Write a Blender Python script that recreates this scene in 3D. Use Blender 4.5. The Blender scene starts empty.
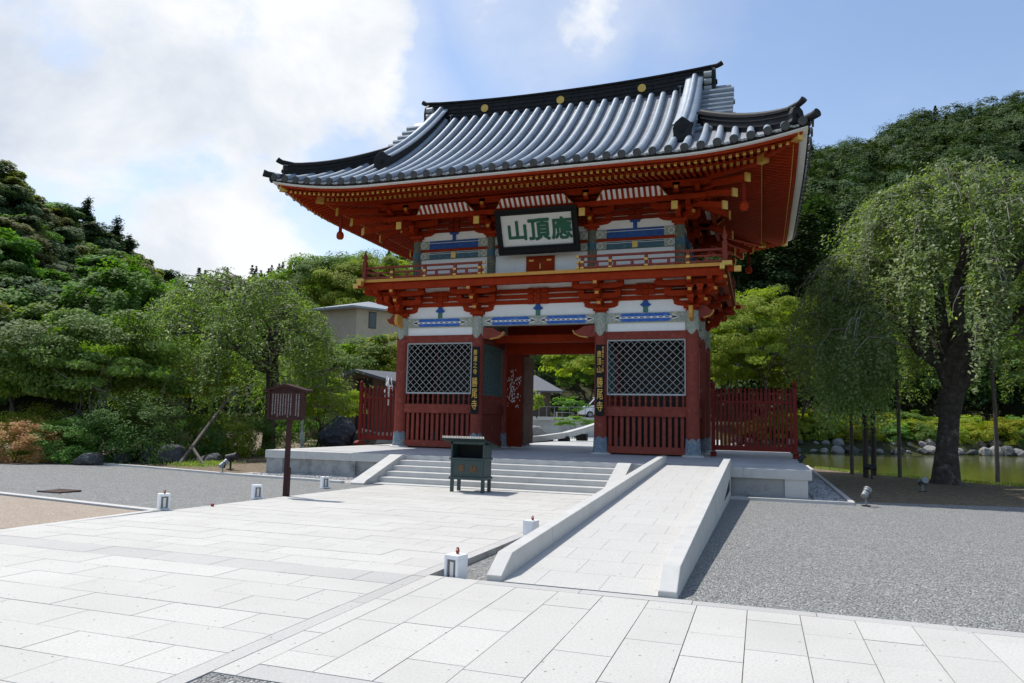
import bpy, bmesh, math, random
import numpy as np
from mathutils import Vector, Matrix

random.seed(7)
RNG = np.random.default_rng(7)
SC = bpy.context.scene
COL = SC.collection
R = math.radians

# ------------------------------------------------------------------ camera
CAMP = (7.8367, -25.8162, 1.6)
YAW, PIT, ROL, FPX = 0.3308, 0.1111, 0.0211, 724.72
_fw = Vector((-math.sin(YAW) * math.cos(PIT), math.cos(YAW) * math.cos(PIT), math.sin(PIT)))
_r = Vector((math.cos(YAW), math.sin(YAW), 0))
_u = _r.cross(_fw)
_r2 = _r * math.cos(ROL) + _u * math.sin(ROL)
_u2 = -_r * math.sin(ROL) + _u * math.cos(ROL)
cd = bpy.data.cameras.new('camera')
cam = bpy.data.objects.new('camera', cd)
COL.objects.link(cam)
m = Matrix((_r2, _u2, -_fw)).transposed().to_4x4()
m.translation = Vector(CAMP)
cam.matrix_world = m
cd.sensor_width = 36
cd.lens = FPX * 36 / 1024
cd.clip_end = 3000
SC.camera = cam


def at(px, py, d):
    """world point seen at a pixel of the photograph, d metres away on the plan"""
    v = _fw + _r2 * ((px - 512) / FPX) - _u2 * ((py - 341.5) / FPX)
    return Vector(CAMP) + v * (d / math.hypot(v.x, v.y))


# ------------------------------------------------------------------ light
SUN = Vector((-0.52, 0.18, 1.0)).normalized()
EXPO = 0.15
SC.view_settings.view_transform = 'Standard'
SC.view_settings.look = 'None'
SC.view_settings.gamma = 1
SC.view_settings.use_curve_mapping = False
SC.view_settings.exposure = EXPO
sl = bpy.data.lights.new('sun', 'SUN')
sl.energy = 4.2
sl.angle = R(0.5)
sl.color = (1.0, 0.965, 0.91)
so = bpy.data.objects.new('sun', sl)
COL.objects.link(so)
so.rotation_euler = SUN.to_track_quat('Z', 'Y').to_euler()
so.location = (0, 0, 60)

W = bpy.data.worlds.new('World')
SC.world = W
W.use_nodes = True
nt = W.node_tree
nt.nodes.clear()


class NT:
    """tiny node helper"""

    def __init__(s, t):
        s.t = t

    def n(s, typ, **kw):
        o = s.t.nodes.new(typ)
        for k, v in kw.items():
            if k == 'i':
                for kk, vv in v.items():
                    if hasattr(vv, 'is_linked') or isinstance(vv, bpy.types.NodeSocket):
                        s.t.links.new(vv, o.inputs[kk])
                    else:
                        o.inputs[kk].default_value = vv
            else:
                setattr(o, k, v)
        return o

    def math(s, op, a, b=None, clamp=False):
        i = {0: a}
        if b is not None:
            i[1] = b
        return s.n('ShaderNodeMath', operation=op, use_clamp=clamp, i=i).outputs[0]

    def ramp(s, fac, stops, interp='LINEAR'):
        o = s.n('ShaderNodeValToRGB', i={0: fac})
        cr = o.color_ramp
        cr.interpolation = interp
        while len(cr.elements) < len(stops):
            cr.elements.new(0.5)
        for e, (p, c) in zip(cr.elements, stops):
            e.position = p
            e.color = c if len(c) == 4 else (*c, 1)
        return o.outputs[0]

    def mix(s, fac, a, b, blend='MIX'):
        return s.n('ShaderNodeMix', data_type='RGBA', blend_type=blend, clamp_factor=True, i={0: fac, 6: a, 7: b}).outputs[2]

    def noise(s, vec, scale, detail=3, rough=.55, dist=0, out=0):
        return s.n('ShaderNodeTexNoise', i={'Vector': vec, 'Scale': scale, 'Detail': detail, 'Roughness': rough, 'Distortion': dist}).outputs[out]


N = NT(nt)
tc = N.n('ShaderNodeTexCoord').outputs['Generated']
sky = N.n('ShaderNodeTexSky', sky_type='NISHITA', sun_disc=False, sun_elevation=math.asin(SUN.z),
          sun_rotation=math.atan2(SUN.x, SUN.y), altitude=200, air_density=1.0, dust_density=1.0, ozone_density=1.0).outputs[0]
pl = N.n('ShaderNodeVectorMath', operation='MULTIPLY', i={0: tc, 1: (1.0, 1.0, 1.5)}).outputs[0]


def sky_dir(px, py):
    return (at(px, py, 100) - Vector(CAMP)).normalized()


def lobe(px, py, rad_px, soft=0.6):
    d = sky_dir(px, py)
    dp = N.n('ShaderNodeVectorMath', operation='DOT_PRODUCT', i={0: tc, 1: tuple(d)}).outputs['Value']
    c1 = math.cos(math.atan(rad_px / FPX))
    c0 = math.cos(math.atan(rad_px * soft * .4 / FPX))
    return N.n('ShaderNodeMapRange', interpolation_type='SMOOTHSTEP', i={0: dp, 1: c1, 2: c0, 3: 0.0, 4: 1.0}).outputs[0]


cov = 0.0
for (px, py, rr, w) in [(190, 70, 190, .66), (70, 90, 190, .60), (320, 50, 150, .68), (240, 240, 190, .62), (540, -5, 125, .56), (380, 120, 110, .52),
                        (60, 190, 230, .50), (-220, 120, 330, .62), (640, -300, 320, .55), (1500, 60, 260, .5)]:
    L = N.math('MULTIPLY', lobe(px, py, rr), w)
    cov = L if cov == 0.0 else N.math('MAXIMUM', cov, L)
nz = N.noise(pl, 4.2, 11, .58, .25)
nz2 = N.noise(pl, 13, 8, .6, .2)
dens = N.math('ADD', N.math('ADD', N.math('MULTIPLY', nz, 1.0), N.math('MULTIPLY', nz2, .22)), cov)
mask = N.n('ShaderNodeMapRange', interpolation_type='SMOOTHSTEP', i={0: dens, 1: 0.98, 2: 1.24, 3: 0.0, 4: 1.0}).outputs[0]
thin = N.n('ShaderNodeMapRange', interpolation_type='SMOOTHSTEP', i={0: dens, 1: 0.55, 2: 1.2, 3: 0.03, 4: 0.42}).outputs[0]
shade = N.noise(pl, 3.2, 8, .58, .3)
ccol = N.ramp(shade, [(0.36, (3.5, 3.85, 4.4, 1)), (0.58, (5.2, 5.3, 5.42, 1))])
veil = N.math('MAXIMUM', mask, thin)
final = N.mix(veil, sky, ccol)
bg = N.n('ShaderNodeBackground', i={0: final, 1: 0.172})
out = N.n('ShaderNodeOutputWorld', i={0: bg.outputs[0]})

# ------------------------------------------------------------------ materials
MATS = {}


def mat(name, base, rough=.6, var=.12, scale=6, spec=.4, metal=0, bump=0, bscale=40, var2=None, hue=None, detail=4, coat=0):
    """principled with noise driven tone variation; base is a true surface colour"""
    mt = bpy.data.materials.new(name)
    mt.use_nodes = True
    t = mt.node_tree
    t.nodes.clear()
    n = NT(t)
    co = n.n('ShaderNodeTexCoord').outputs['Object']
    nz = n.noise(co, scale, detail, .6)
    lo = tuple(c * (1 - var) for c in base)
    hi = tuple(min(1, c * (1 + var)) for c in (hue or base))
    c = n.ramp(nz, [(.3, lo), (.7, hi)])
    if var2:
        sc2, col2, lo2, hi2 = var2
        f = n.n('ShaderNodeMapRange', i={0: n.noise(co, sc2, 5, .6), 1: lo2, 2: hi2, 3: 0.0, 4: 1.0}).outputs[0]
        c = n.mix(f, c, (*col2, 1))
    ii = {'Base Color': c, 'Roughness': rough, 'Specular IOR Level': spec, 'Metallic': metal}
    if bump:
        b = n.n('ShaderNodeBump', i={'Height': n.noise(co, bscale, 4, .6), 'Strength': bump, 'Distance': .02})
        ii['Normal'] = b.outputs[0]
    p = n.n('ShaderNodeBsdfPrincipled', i=ii)
    n.n('ShaderNodeOutputMaterial', i={0: p.outputs[0]})
    MATS[name] = mt
    return mt


def slab_mat(name, base, var=.055, dirt=(.30, .29, .27)):
    mt = bpy.data.materials.new(name)
    mt.use_nodes = True
    t = mt.node_tree
    t.nodes.clear()
    n = NT(t)
    co = n.n('ShaderNodeTexCoord').outputs['Object']
    ri = n.n('ShaderNodeNewGeometry').outputs['Random Per Island']
    c = n.ramp(ri, [(0, tuple(x * (1 - var) for x in base)), (.75, base), (1, tuple(min(1, x * (1 + var * .6)) for x in base))])
    sp = n.noise(co, 48, 5, .9)
    c = n.mix(n.n('ShaderNodeMapRange', i={0: sp, 1: .47, 2: .62, 3: 0.0, 4: .62}).outputs[0], c, (*[x * .62 for x in base], 1))
    st = n.noise(co, .55, 5, .65)
    c = n.mix(n.n('ShaderNodeMapRange', i={0: st, 1: .46, 2: .74, 3: 0.0, 4: .45}).outputs[0], c, (*dirt, 1))
    # scattered tiny bits of leaf litter
    vo = n.n('ShaderNodeTexVoronoi', i={'Vector': co, 'Scale': 7.5}).outputs['Distance']
    c = n.mix(n.n('ShaderNodeMapRange', i={0: vo, 1: .045, 2: .085, 3: .9, 4: 0.0}).outputs[0], c, (.07, .06, .045, 1))
    b = n.n('ShaderNodeBump', i={'Height': n.noise(co, 55, 5, .75), 'Strength': .35, 'Distance': .012})
    p = n.n('ShaderNodeBsdfPrincipled', i={'Base Color': c, 'Roughness': .72, 'Specular IOR Level': .3, 'Normal': b.outputs[0]})
    n.n('ShaderNodeOutputMaterial', i={0: p.outputs[0]})
    MATS[name] = mt
    return mt


def gravel_mat(name, lo, mid, hi, scale=42, bump=.9):
    mt = bpy.data.materials.new(name)
    mt.use_nodes = True
    t = mt.node_tree
    t.nodes.clear()
    n = NT(t)
    co = n.n('ShaderNodeTexCoord').outputs['Object']
    wob = n.noise(co, 9, 3, .6, out=1)
    v = n.n('ShaderNodeTexVoronoi', i={'Vector': n.n('ShaderNodeVectorMath', operation='MULTIPLY_ADD', i={0: wob, 1: (.02, .02, .02), 2: co}).outputs[0], 'Scale': scale, 'Randomness': 1.0})
    sepc = n.n('ShaderNodeSeparateColor', i={0: v.outputs['Color']})
    c = n.ramp(sepc.outputs[0], [(0, lo), (.5, mid), (.85, mid), (1, hi)])
    big = n.noise(co, .8, 5, .65)
    c = n.mix(n.n('ShaderNodeMapRange', i={0: big, 1: .35, 2: .75, 3: 0.0, 4: .35}).outputs[0], c, (*[x * .72 for x in mid], 1))
    med = n.noise(co, 7, 4, .7)
    c = n.mix(n.n('ShaderNodeMapRange', i={0: med, 1: .45, 2: .75, 3: 0.0, 4: .45}).outputs[0], c, (*[x * .6 for x in mid], 1))
    h = n.math('ADD', n.math('MULTIPLY', v.outputs['Distance'], -1.0), n.math('MULTIPLY', n.noise(co, 12, 4, .7), 1.2))
    b = n.n('ShaderNodeBump', i={'Height': h, 'Strength': bump, 'Distance': .03})
    p = n.n('ShaderNodeBsdfPrincipled', i={'Base Color': c, 'Roughness': .8, 'Specular IOR Level': .25, 'Normal': b.outputs[0]})
    n.n('ShaderNodeOutputMaterial', i={0: p.outputs[0]})
    MATS[name] = mt
    return mt


def leaf_mat(name, a, b, c3=None, trans=.35, rough=.45, spec=.35, tone=True):
    k = {'leaf_forest': 1.25, 'leaf_conifer': 1.1, 'leaf_azalea': 1.2, 'leaf_cherry': 1.45, 'leaf_maple': 1.2, 'leaf_red': 1.15, 'leaf_bright': 1.4}.get(name, 1.65)
    a, b, c3 = [tuple(min(.62, x * k) for x in q) if q else None for q in (a, b, c3)]
    mt = bpy.data.materials.new(name)
    mt.use_nodes = True
    t = mt.node_tree
    t.nodes.clear()
    n = NT(t)
    co = n.n('ShaderNodeTexCoord').outputs['Object']
    ri = n.n('ShaderNodeNewGeometry').outputs['Random Per Island']
    st = [(0, a), (.8, b), (1, c3 or b)]
    c = n.ramp(ri, st)
    big = n.noise(co, .45, 3, .6)
    c = n.mix(n.n('ShaderNodeMapRange', i={0: big, 1: .35, 2: .7, 3: 0.0, 4: .55}).outputs[0], c, (*[x * .6 for x in a], 1))
    if tone:
        at_ = n.n('ShaderNodeAttribute', attribute_name='tone')
        c = n.mix(1.0, c, at_.outputs['Color'], 'MULTIPLY')
    oi = n.n('ShaderNodeObjectInfo').outputs['Random']
    hs = n.n('ShaderNodeHueSaturation', i={'Hue': n.n('ShaderNodeMapRange', i={0: oi, 1: 0.0, 2: 1.0, 3: .485, 4: .515}).outputs[0],
                                           'Value': n.n('ShaderNodeMapRange', i={0: oi, 1: 0.0, 2: 1.0, 3: .82, 4: 1.2}).outputs[0], 'Color': c})
    c = hs.outputs[0]
    p = n.n('ShaderNodeBsdfPrincipled', i={'Base Color': c, 'Roughness': rough, 'Specular IOR Level': spec})
    tr = n.n('ShaderNodeBsdfTranslucent', i={0: n.mix(1.0, c, (1.35, 1.6, .45, 1), 'MULTIPLY')})
    mx = n.n('ShaderNodeMixShader', i={0: trans, 1: p.outputs[0], 2: tr.outputs[0]})
    n.n('ShaderNodeOutputMaterial', i={0: mx.outputs[0]})
    MATS[name] = mt
    return mt


slab_mat('paving', (.545, .53, .49), var=.055, dirt=(.40, .385, .35))
slab_mat('paving_ramp', (.53, .518, .485), var=.02, dirt=(.45, .435, .40))
slab_mat('paving_grey', (.475, .462, .435), dirt=(.36, .35, .33))
mat('joint', (.17, .145, .115), .9, .3, 8)
mat('granite', (.50, .49, .46), .7, .07, 3, bump=.15, bscale=90, var2=(1.4, (.40, .39, .36), .56, .8))
mat('granite_stained', (.33, .335, .325), .8, .12, 2.2, bump=.2, bscale=60, var2=(1.9, (.13, .13, .12), .5, .72))
mat('granite_floor', (.46, .46, .45), .65, .08, 2, var2=(1.1, (.33, .325, .31), .5, .8))
mat('concrete', (.42, .42, .40), .8, .12, 1.4, bump=.1, var2=(.6, (.25, .25, .24), .5, .75))
gravel_mat('gravel', (.12, .12, .115), (.365, .365, .345), (.72, .72, .69), 58, 1.0)
gravel_mat('tan_gravel', (.25, .20, .15), (.40, .33, .26), (.55, .48, .40), 60, .5)
gravel_mat('pebble_bed', (.16, .155, .15), (.46, .455, .44), (.80, .80, .77), 8, 1.0)
gravel_mat('soil', (.09, .068, .042), (.20, .155, .10), (.32, .26, .17), 14, .8)
mat('forest_floor', (.045, .05, .022), .95, .4, .25, spec=.1)
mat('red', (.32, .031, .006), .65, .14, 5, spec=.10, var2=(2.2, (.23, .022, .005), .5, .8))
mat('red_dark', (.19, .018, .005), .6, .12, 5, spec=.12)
mat('brick_red', (.23, .050, .034), .65, .18, 7, spec=.15, bump=.08, bscale=30, var2=(3.5, (.34, .11, .085), .60, .80))
mat('fence_red', (.165, .017, .013), .6, .18, 6, spec=.15)
mat('gold', (.66, .41, .09), .42, .10, 10, metal=.45, spec=.5)
mat('ochre', (.62, .30, .05), .55, .10, 8)
mat('plaster', (.84, .83, .80), .85, .04, 3, spec=.2)
mat('tile', (.27, .315, .36), .48, .14, 3.0, metal=.15, spec=.3, bump=.05, bscale=25, var2=(6, (.27, .30, .35), .55, .8))
mat('tile_pan', (.25, .26, .275), .55, .2, 4, metal=.15, spec=.45)
mat('tile_dark', (.024, .024, .025), .6, .25, 6, spec=.14, bump=.1, bscale=30)
mat('tile_end', (.085, .083, .078), .65, .25, 6, spec=.15)
mat('tile_light', (.36, .37, .37), .5, .10, 5, spec=.4)
mat('patina', (.14, .19, .24), .6, .3, 14, var2=(9, (.26, .27, .25), .5, .62))
mat('brocade', (.31, .34, .29), .6, .25, 16, spec=.2, var2=(15, (.58, .50, .32), .52, .64))
mat('blue', (.030, .085, .30), .6, .2, 9, spec=.15, var2=(7, (.05, .13, .24), .5, .7))
mat('blue_light', (.045, .135, .46), .6, .22, 11, spec=.15, var2=(13, (.12, .26, .50), .54, .66))
mat('brocade_dark', (.13, .14, .11), .6, .3, 16, spec=.2, var2=(14, (.36, .27, .12), .54, .66))
mat('teal', (.045, .115, .15), .5, .2, 12, var2=(11, (.25, .33, .30), .6, .7))
mat('green_paint', (.05, .17, .12), .5, .12, 9)
mat('lattice_metal', (.42, .44, .43), .5, .08, 9, metal=.2)
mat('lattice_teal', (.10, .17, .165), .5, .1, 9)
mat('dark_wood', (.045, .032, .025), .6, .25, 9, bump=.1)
mat('door_wood', (.135, .055, .035), .6, .22, 3, bump=.1, bscale=20)
mat('black_lacquer', (.008, .010, .011), .6, .2, 8, spec=.2)
mat('board_white', (.70, .69, .66), .7, .04, 6, var2=(22, (.45, .43, .40), .68, .74))
mat('sign_green', (.006, .10, .055), .5, .1, 8)
mat('sign_brown', (.050, .022, .020), .7, .2, 9, spec=.15)
mat('sign_text', (.38, .35, .33), .7, .05, 9)
mat('stand_green', (.022, .047, .046), .45, .15, 7, spec=.5, bump=.05)
mat('stand_roof', (.020, .034, .034), .85, .2, 7, spec=.15)
mat('stand_inside', (.010, .013, .013), .8, .1, 7)
mat('rust_letter', (.15, .07, .02), .6, .1, 8)
mat('white_paint', (.78, .79, .80), .5, .04, 6)
mat('glass_grey', (.16, .15, .14), .2, .1, 6, spec=.6)
mat('daruma_red', (.26, .04, .025), .45, .1, 6)
mat('daruma_face', (.80, .72, .60), .6, .05, 6)
mat('orange', (.55, .16, .03), .5, .1, 6)
mat('lamp_grey', (.24, .25, .25), .45, .1, 8, metal=.3)
mat('lamp_black', (.02, .02, .022), .5, .1, 8)
mat('bark', (.060, .050, .042), .9, .45, 7, spec=.15, bump=1.0, bscale=11, var2=(3.2, (.14, .13, .115), .56, .70))
mat('bark_grey', (.20, .185, .165), .85, .3, 7, spec=.15, bump=.5, bscale=20)
mat('twig', (.21, .18, .165), .85, .2, 7)
mat('pole_wood', (.11, .09, .075), .8, .25, 7, bump=.2)
mat('rock', (.06, .062, .064), .85, .3, 2.5, bump=.7, bscale=6, var2=(4, (.14, .145, .12), .52, .68))
mat('pebble_stone', (.42, .415, .40), .8, .45, 9)
mat('rock_blue', (.05, .060, .085), .8, .35, 3, bump=.8, bscale=5, var2=(5, (.20, .21, .23), .58, .70))
mat('rock_pale', (.22, .21, .195), .85, .25, 2.5, bump=.6, bscale=6, var2=(3, (.18, .17, .15), .5, .7))
mat('house_wall', (.44, .37, .27), .85, .08, 2)
mat('house_roof', (.27, .29, .31), .55, .12, 4)
mat('hut_roof', (.10, .105, .115), .55, .12, 4)
mat('hut_wall', (.12, .085, .06), .8, .15, 3)
mat('hut_dark', (.02, .018, .016), .8, .2, 3)
mat('window_dark', (.02, .022, .025), .15, .1, 3, spec=.6)
mat('car_white', (.74, .75, .76), .3, .03, 3, spec=.5, coat=.4)
mat('tyre', (.02, .02, .02), .8, .1, 5)
mat('foam', (.85, .87, .88), .6, .04, 20)
mat('drain', (.10, .065, .05), .8, .25, 20)
# pond water
mt = bpy.data.materials.new('pond_water')
mt.use_nodes = True
n = NT(mt.node_tree)
mt.node_tree.nodes.clear()
co = n.n('ShaderNodeTexCoord').outputs['Object']
bp = n.n('ShaderNodeBump', i={'Height': n.noise(co, 1.6, 4, .6), 'Strength': .10, 'Distance': .05})
p = n.n('ShaderNodeBsdfPrincipled', i={'Base Color': n.ramp(n.noise(co, .3, 3), [(.3, (.070, .082, .018)), (.7, (.095, .10, .024))]), 'Roughness': .10, 'Specular IOR Level': .42, 'Normal': bp.outputs[0]})
n.n('ShaderNodeOutputMaterial', i={0: p.outputs[0]})
MATS['pond_water'] = mt

leaf_mat('leaf_cherry', (.095, .142, .050), (.19, .238, .105), (.36, .40, .20), .38, .55, .22)
leaf_mat('leaf_cherry_left', (.085, .135, .028), (.165, .22, .060), (.30, .35, .13), .40, .55, .20)
leaf_mat('leaf_glossy', (.055, .098, .018), (.105, .165, .032), (.19, .25, .08), .36, .55, .14)
leaf_mat('leaf_bright', (.15, .20, .026), (.24, .28, .045), (.34, .25, .06), .46, .6, .12)
leaf_mat('leaf_maple', (.17, .24, .024), (.28, .33, .045), (.38, .28, .05), .50, .6, .12)
leaf_mat('leaf_dark', (.050, .098, .024), (.090, .148, .038), None, .38, .6, .12)
leaf_mat('leaf_mid', (.070, .135, .028), (.12, .19, .044), (.18, .22, .065), .44, .6, .12)
leaf_mat('leaf_olive', (.11, .125, .045), (.165, .170, .070), (.21, .19, .10), .40, .6, .12)
leaf_mat('leaf_bamboo', (.058, .125, .022), (.095, .175, .034), None, .44, .6, .12)
leaf_mat('leaf_conifer', (.028, .060, .026), (.050, .088, .036), None, .25, .7, .1)
leaf_mat('leaf_red', (.40, .17, .10), (.48, .29, .17), (.24, .24, .06), .42, .6, .12)
leaf_mat('leaf_azalea', (.15, .19, .018), (.25, .25, .026), (.42, .22, .03), .42, .6, .12)
leaf_mat('leaf_forest', (.040, .074, .027), (.072, .112, .038), (.110, .135, .050), .15, .7, .1)
leaf_mat('grass', (.13, .19, .04), (.20, .24, .07), (.26, .22, .10), .35, .7, .1)

# ------------------------------------------------------------------ mesh helpers
ORG = {}


def origin(p):
    return ORG.get(p.name, Vector((0, 0, 0))) if p else Vector((0, 0, 0))


def tag(o, label=None, cat=None, group=None, kind=None):
    if label:
        o['label'] = label
    if cat:
        o['category'] = cat
    if group:
        o['group'] = group
    if kind:
        o['kind'] = kind
    return o


def empty(name, loc, label=None, cat=None, group=None, rz=0):
    o = bpy.data.objects.new(name, None)
    COL.objects.link(o)
    o.location = loc
    o.rotation_euler = (0, 0, rz)
    o.empty_display_size = .2
    ORG[o.name] = Vector(loc)
    return tag(o, label, cat, group)


def link_mesh(name, me, m, parent=None):
    o = bpy.data.objects.new(name, me)
    COL.objects.link(o)
    if m is not None and not me.materials:
        me.materials.append(MATS[m])
    if parent:
        o.parent = parent
        ORG[o.name] = origin(parent)
    return o


class MB:
    def __init__(s):
        s.v = []
        s.f = []
        s.mk = []

    def add(s, o, slot):
        """append another builder's faces with their own material slot"""
        b = len(s.v)
        f0 = len(s.f)
        s.v += o.v
        s.f += [tuple(b + i for i in f) for f in o.f]
        s.mk.append((f0, len(s.f), slot))
        return s

    def poly(s, pts):
        b = len(s.v)
        s.v += [tuple(p) for p in pts]
        s.f.append(tuple(range(b, b + len(pts))))
        return s

    def hexa(s, p):
        b = len(s.v)
        s.v += [tuple(q) for q in p]
        for f in ((0, 3, 2, 1), (4, 5, 6, 7), (0, 1, 5, 4), (1, 2, 6, 5), (2, 3, 7, 6), (3, 0, 4, 7)):
            s.f.append(tuple(b + i for i in f))
        return s

    def box(s, x0, x1, y0, y1, z0, z1):
        return s.hexa([(x0, y0, z0), (x1, y0, z0), (x1, y1, z0), (x0, y1, z0), (x0, y0, z1), (x1, y0, z1), (x1, y1, z1), (x0, y1, z1)])

    def obox(s, c, a, b, d):
        c, a, b, d = Vector(c), Vector(a), Vector(b), Vector(d)
        return s.hexa([c - a - b - d, c + a - b - d, c + a + b - d, c - a + b - d, c - a - b + d, c + a - b + d, c + a + b + d, c - a + b + d])

    def bar(s, p, q, w, h, up=(0, 0, 1)):
        p, q = Vector(p), Vector(q)
        d = (q - p).normalized()
        sd = d.cross(Vector(up))
        if sd.length < 1e-4:
            sd = Vector((1, 0, 0))
        sd.normalize()
        u = sd.cross(d)
        return s.obox((p + q) / 2, (q - p) / 2, sd * w / 2, u * h / 2)

    def tube(s, pts, r, n=8, cap=True, arc=None):
        pts = [Vector(p) for p in pts]
        rs = r if isinstance(r, (list, tuple)) else [r] * len(pts)
        rings = []
        prev = None
        for i, p in enumerate(pts):
            d = (pts[min(i + 1, len(pts) - 1)] - pts[max(i - 1, 0)]).normalized()
            if prev is None:
                a = d.cross(Vector((0, 0, 1)))
                if a.length < .05:
                    a = d.cross(Vector((1, 0, 0)))
            else:
                a = prev - d * prev.dot(d)
            a.normalize()
            prev = a.copy()
            b = d.cross(a)
            rings.append([p + (a * math.cos(2 * math.pi * k / n) + b * math.sin(2 * math.pi * k / n)) * rs[i] for k in range(n)])
        b0 = len(s.v)
        for rg in rings:
            s.v += [tuple(q) for q in rg]
        for i in range(len(rings) - 1):
            for k in range(n):
                k2 = (k + 1) % n
                s.f.append((b0 + i * n + k, b0 + i * n + k2, b0 + (i + 1) * n + k2, b0 + (i + 1) * n + k))
        if cap:
            s.f.append(tuple(b0 + k for k in reversed(range(n))))
            s.f.append(tuple(b0 + (len(rings) - 1) * n + k for k in range(n)))
        return s

    def lathe(s, x, y, prof, n=16):
        b0 = len(s.v)
        for (r, z) in prof:
            for k in range(n):
                a = 2 * math.pi * k / n
                s.v.append((x + r * math.cos(a), y + r * math.sin(a), z))
        for i in range(len(prof) - 1):
            for k in range(n):
                k2 = (k + 1) % n
                s.f.append((b0 + i * n + k, b0 + i * n + k2, b0 + (i + 1) * n + k2, b0 + (i + 1) * n + k))
        s.f.append(tuple(b0 + k for k in reversed(range(n))))
        s.f.append(tuple(b0 + (len(prof) - 1) * n + k for k in range(n)))
        return s

    def prism(s, pts, vec):
        vec = Vector(vec)
        n = len(pts)
        b = len(s.v)
        s.v += [tuple(p) for p in pts] + [tuple(Vector(p) + vec) for p in pts]
        s.f.append(tuple(b + i for i in reversed(range(n))))
        s.f.append(tuple(b + n + i for i in range(n)))
        for i in range(n):
            j = (i + 1) % n
            s.f.append((b + i, b + j, b + n + j, b + n + i))
        return s

    def grid(s, rows):
        b = len(s.v)
        w = len(rows[0])
        for r in rows:
            s.v += [tuple(p) for p in r]
        for i in range(len(rows) - 1):
            for j in range(w - 1):
                s.f.append((b + i * w + j, b + i * w + j + 1, b + (i + 1) * w + j + 1, b + (i + 1) * w + j))
        return s

    def build(s, name, m, parent=None, smooth=False, bevel=0, local=False):
        me = bpy.data.meshes.new(name)
        o = Vector((0, 0, 0)) if local else origin(parent)
        me.from_pydata([(v[0] - o.x, v[1] - o.y, v[2] - o.z) for v in s.v], [], s.f)
        bm = bmesh.new()
        bm.from_mesh(me)
        bmesh.ops.recalc_face_normals(bm, faces=bm.faces)
        bm.to_mesh(me)
        bm.free()
        if smooth:
            me.polygons.foreach_set('use_smooth', [True] * len(me.polygons))
        ms = m if isinstance(m, (list, tuple)) else [m]
        for q in ms:
            me.materials.append(MATS[q])
        if s.mk:
            mi = np.zeros(len(me.polygons), dtype=np.int32)
            for a, b, k in s.mk:
                mi[a:b] = k
            me.polygons.foreach_set('material_index', mi)
        ob = link_mesh(name, me, None, parent)
        if smooth and smooth != 'all':
            try:
                me.set_sharp_from_angle(angle=R(40))
            except Exception:
                pass
        if bevel:
            b = ob.modifiers.new('bevel', 'BEVEL')
            b.width = bevel
            b.segments = 2
            b.limit_method = 'ANGLE'
        return ob


def top(o, label, cat, group=None):
    return tag(o, label, cat, group)


def copy_thing(root, loc, rz=0, sc=1, label=None, group=None):
    r = root.copy()
    COL.objects.link(r)
    r.location = loc
    r.rotation_euler = (0, 0, rz)
    r.scale = (sc, sc, sc) if not isinstance(sc, tuple) else sc
    if label:
        r['label'] = label
    if group:
        r['group'] = group
    for ch in root.children:
        c = ch.copy()
        COL.objects.link(c)
        c.parent = r
        for g in ch.children:
            d = g.copy()
            COL.objects.link(d)
            d.parent = c
    return r


def text(name, body, m, parent, x0, x1, z0, z1, y, depth=.02, offset=0.0, tilt=None):
    """flat raised lettering facing -y, fitted to the rectangle; tilt maps (x,z)->point"""
    c = bpy.data.curves.new(name, 'FONT')
    c.body = body
    c.size = 1
    c.extrude = .01
    c.align_x = 'LEFT'
    t = bpy.data.objects.new(name, c)
    COL.objects.link(t)
    dg = bpy.context.evaluated_depsgraph_get()
    me = bpy.data.meshes.new_from_object(t.evaluated_get(dg))
    bpy.data.objects.remove(t)
    n = len(me.vertices)
    a = np.empty(n * 3)
    me.vertices.foreach_get('co', a)
    a = a.reshape(-1, 3)
    mn, mx = a.min(0), a.max(0)
    s = np.empty_like(a)
    s[:, 0] = x0 + (a[:, 0] - mn[0]) / (mx[0] - mn[0]) * (x1 - x0)
    s[:, 2] = z0 + (a[:, 1] - mn[1]) / (mx[1] - mn[1]) * (z1 - z0)
    s[:, 1] = y - (a[:, 2] - mn[2]) / max(1e-6, mx[2] - mn[2]) * depth
    # brush weight: the glyph is laid several times, a hair apart in depth
    faces = [tuple(p.vertices) for p in me.polygons]
    bpy.data.meshes.remove(me)
    e = offset * (x1 - x0)
    b = MB()
    lay = [(0, 0)] if not offset else [(0, 0), (e, .3 * e), (-e, -.3 * e), (.3 * e, e), (-.3 * e, -e), (.8 * e, -.7 * e), (-.8 * e, .7 * e)]
    for i, (dx, dz) in enumerate(lay):
        k = len(b.v)
        for p in s:
            q = (p[0] + dx, p[1] - .0012 * i, p[2] + dz)
            b.v.append(tilt(*q) if tilt else q)
        b.f += [tuple(k + j for j in f) for f in faces]
    return b.build(name, m, parent)


def gz(y):
    return -.0155 * (min(max(y, -18.7), -5.8) + 18.7)


def np_mesh(name, V, F):
    """V (n,3), F (m,4) quads"""
    me = bpy.data.meshes.new(name)
    me.vertices.add(len(V))
    me.vertices.foreach_set('co', np.ascontiguousarray(V, dtype=np.float32).ravel())
    me.loops.add(F.size)
    me.loops.foreach_set('vertex_index', np.ascontiguousarray(F, dtype=np.int32).ravel())
    k = F.shape[1]
    me.polygons.add(len(F))
    me.polygons.foreach_set('loop_start', np.arange(0, F.size, k, dtype=np.int32))
    me.update(calc_edges=True)
    return me


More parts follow.
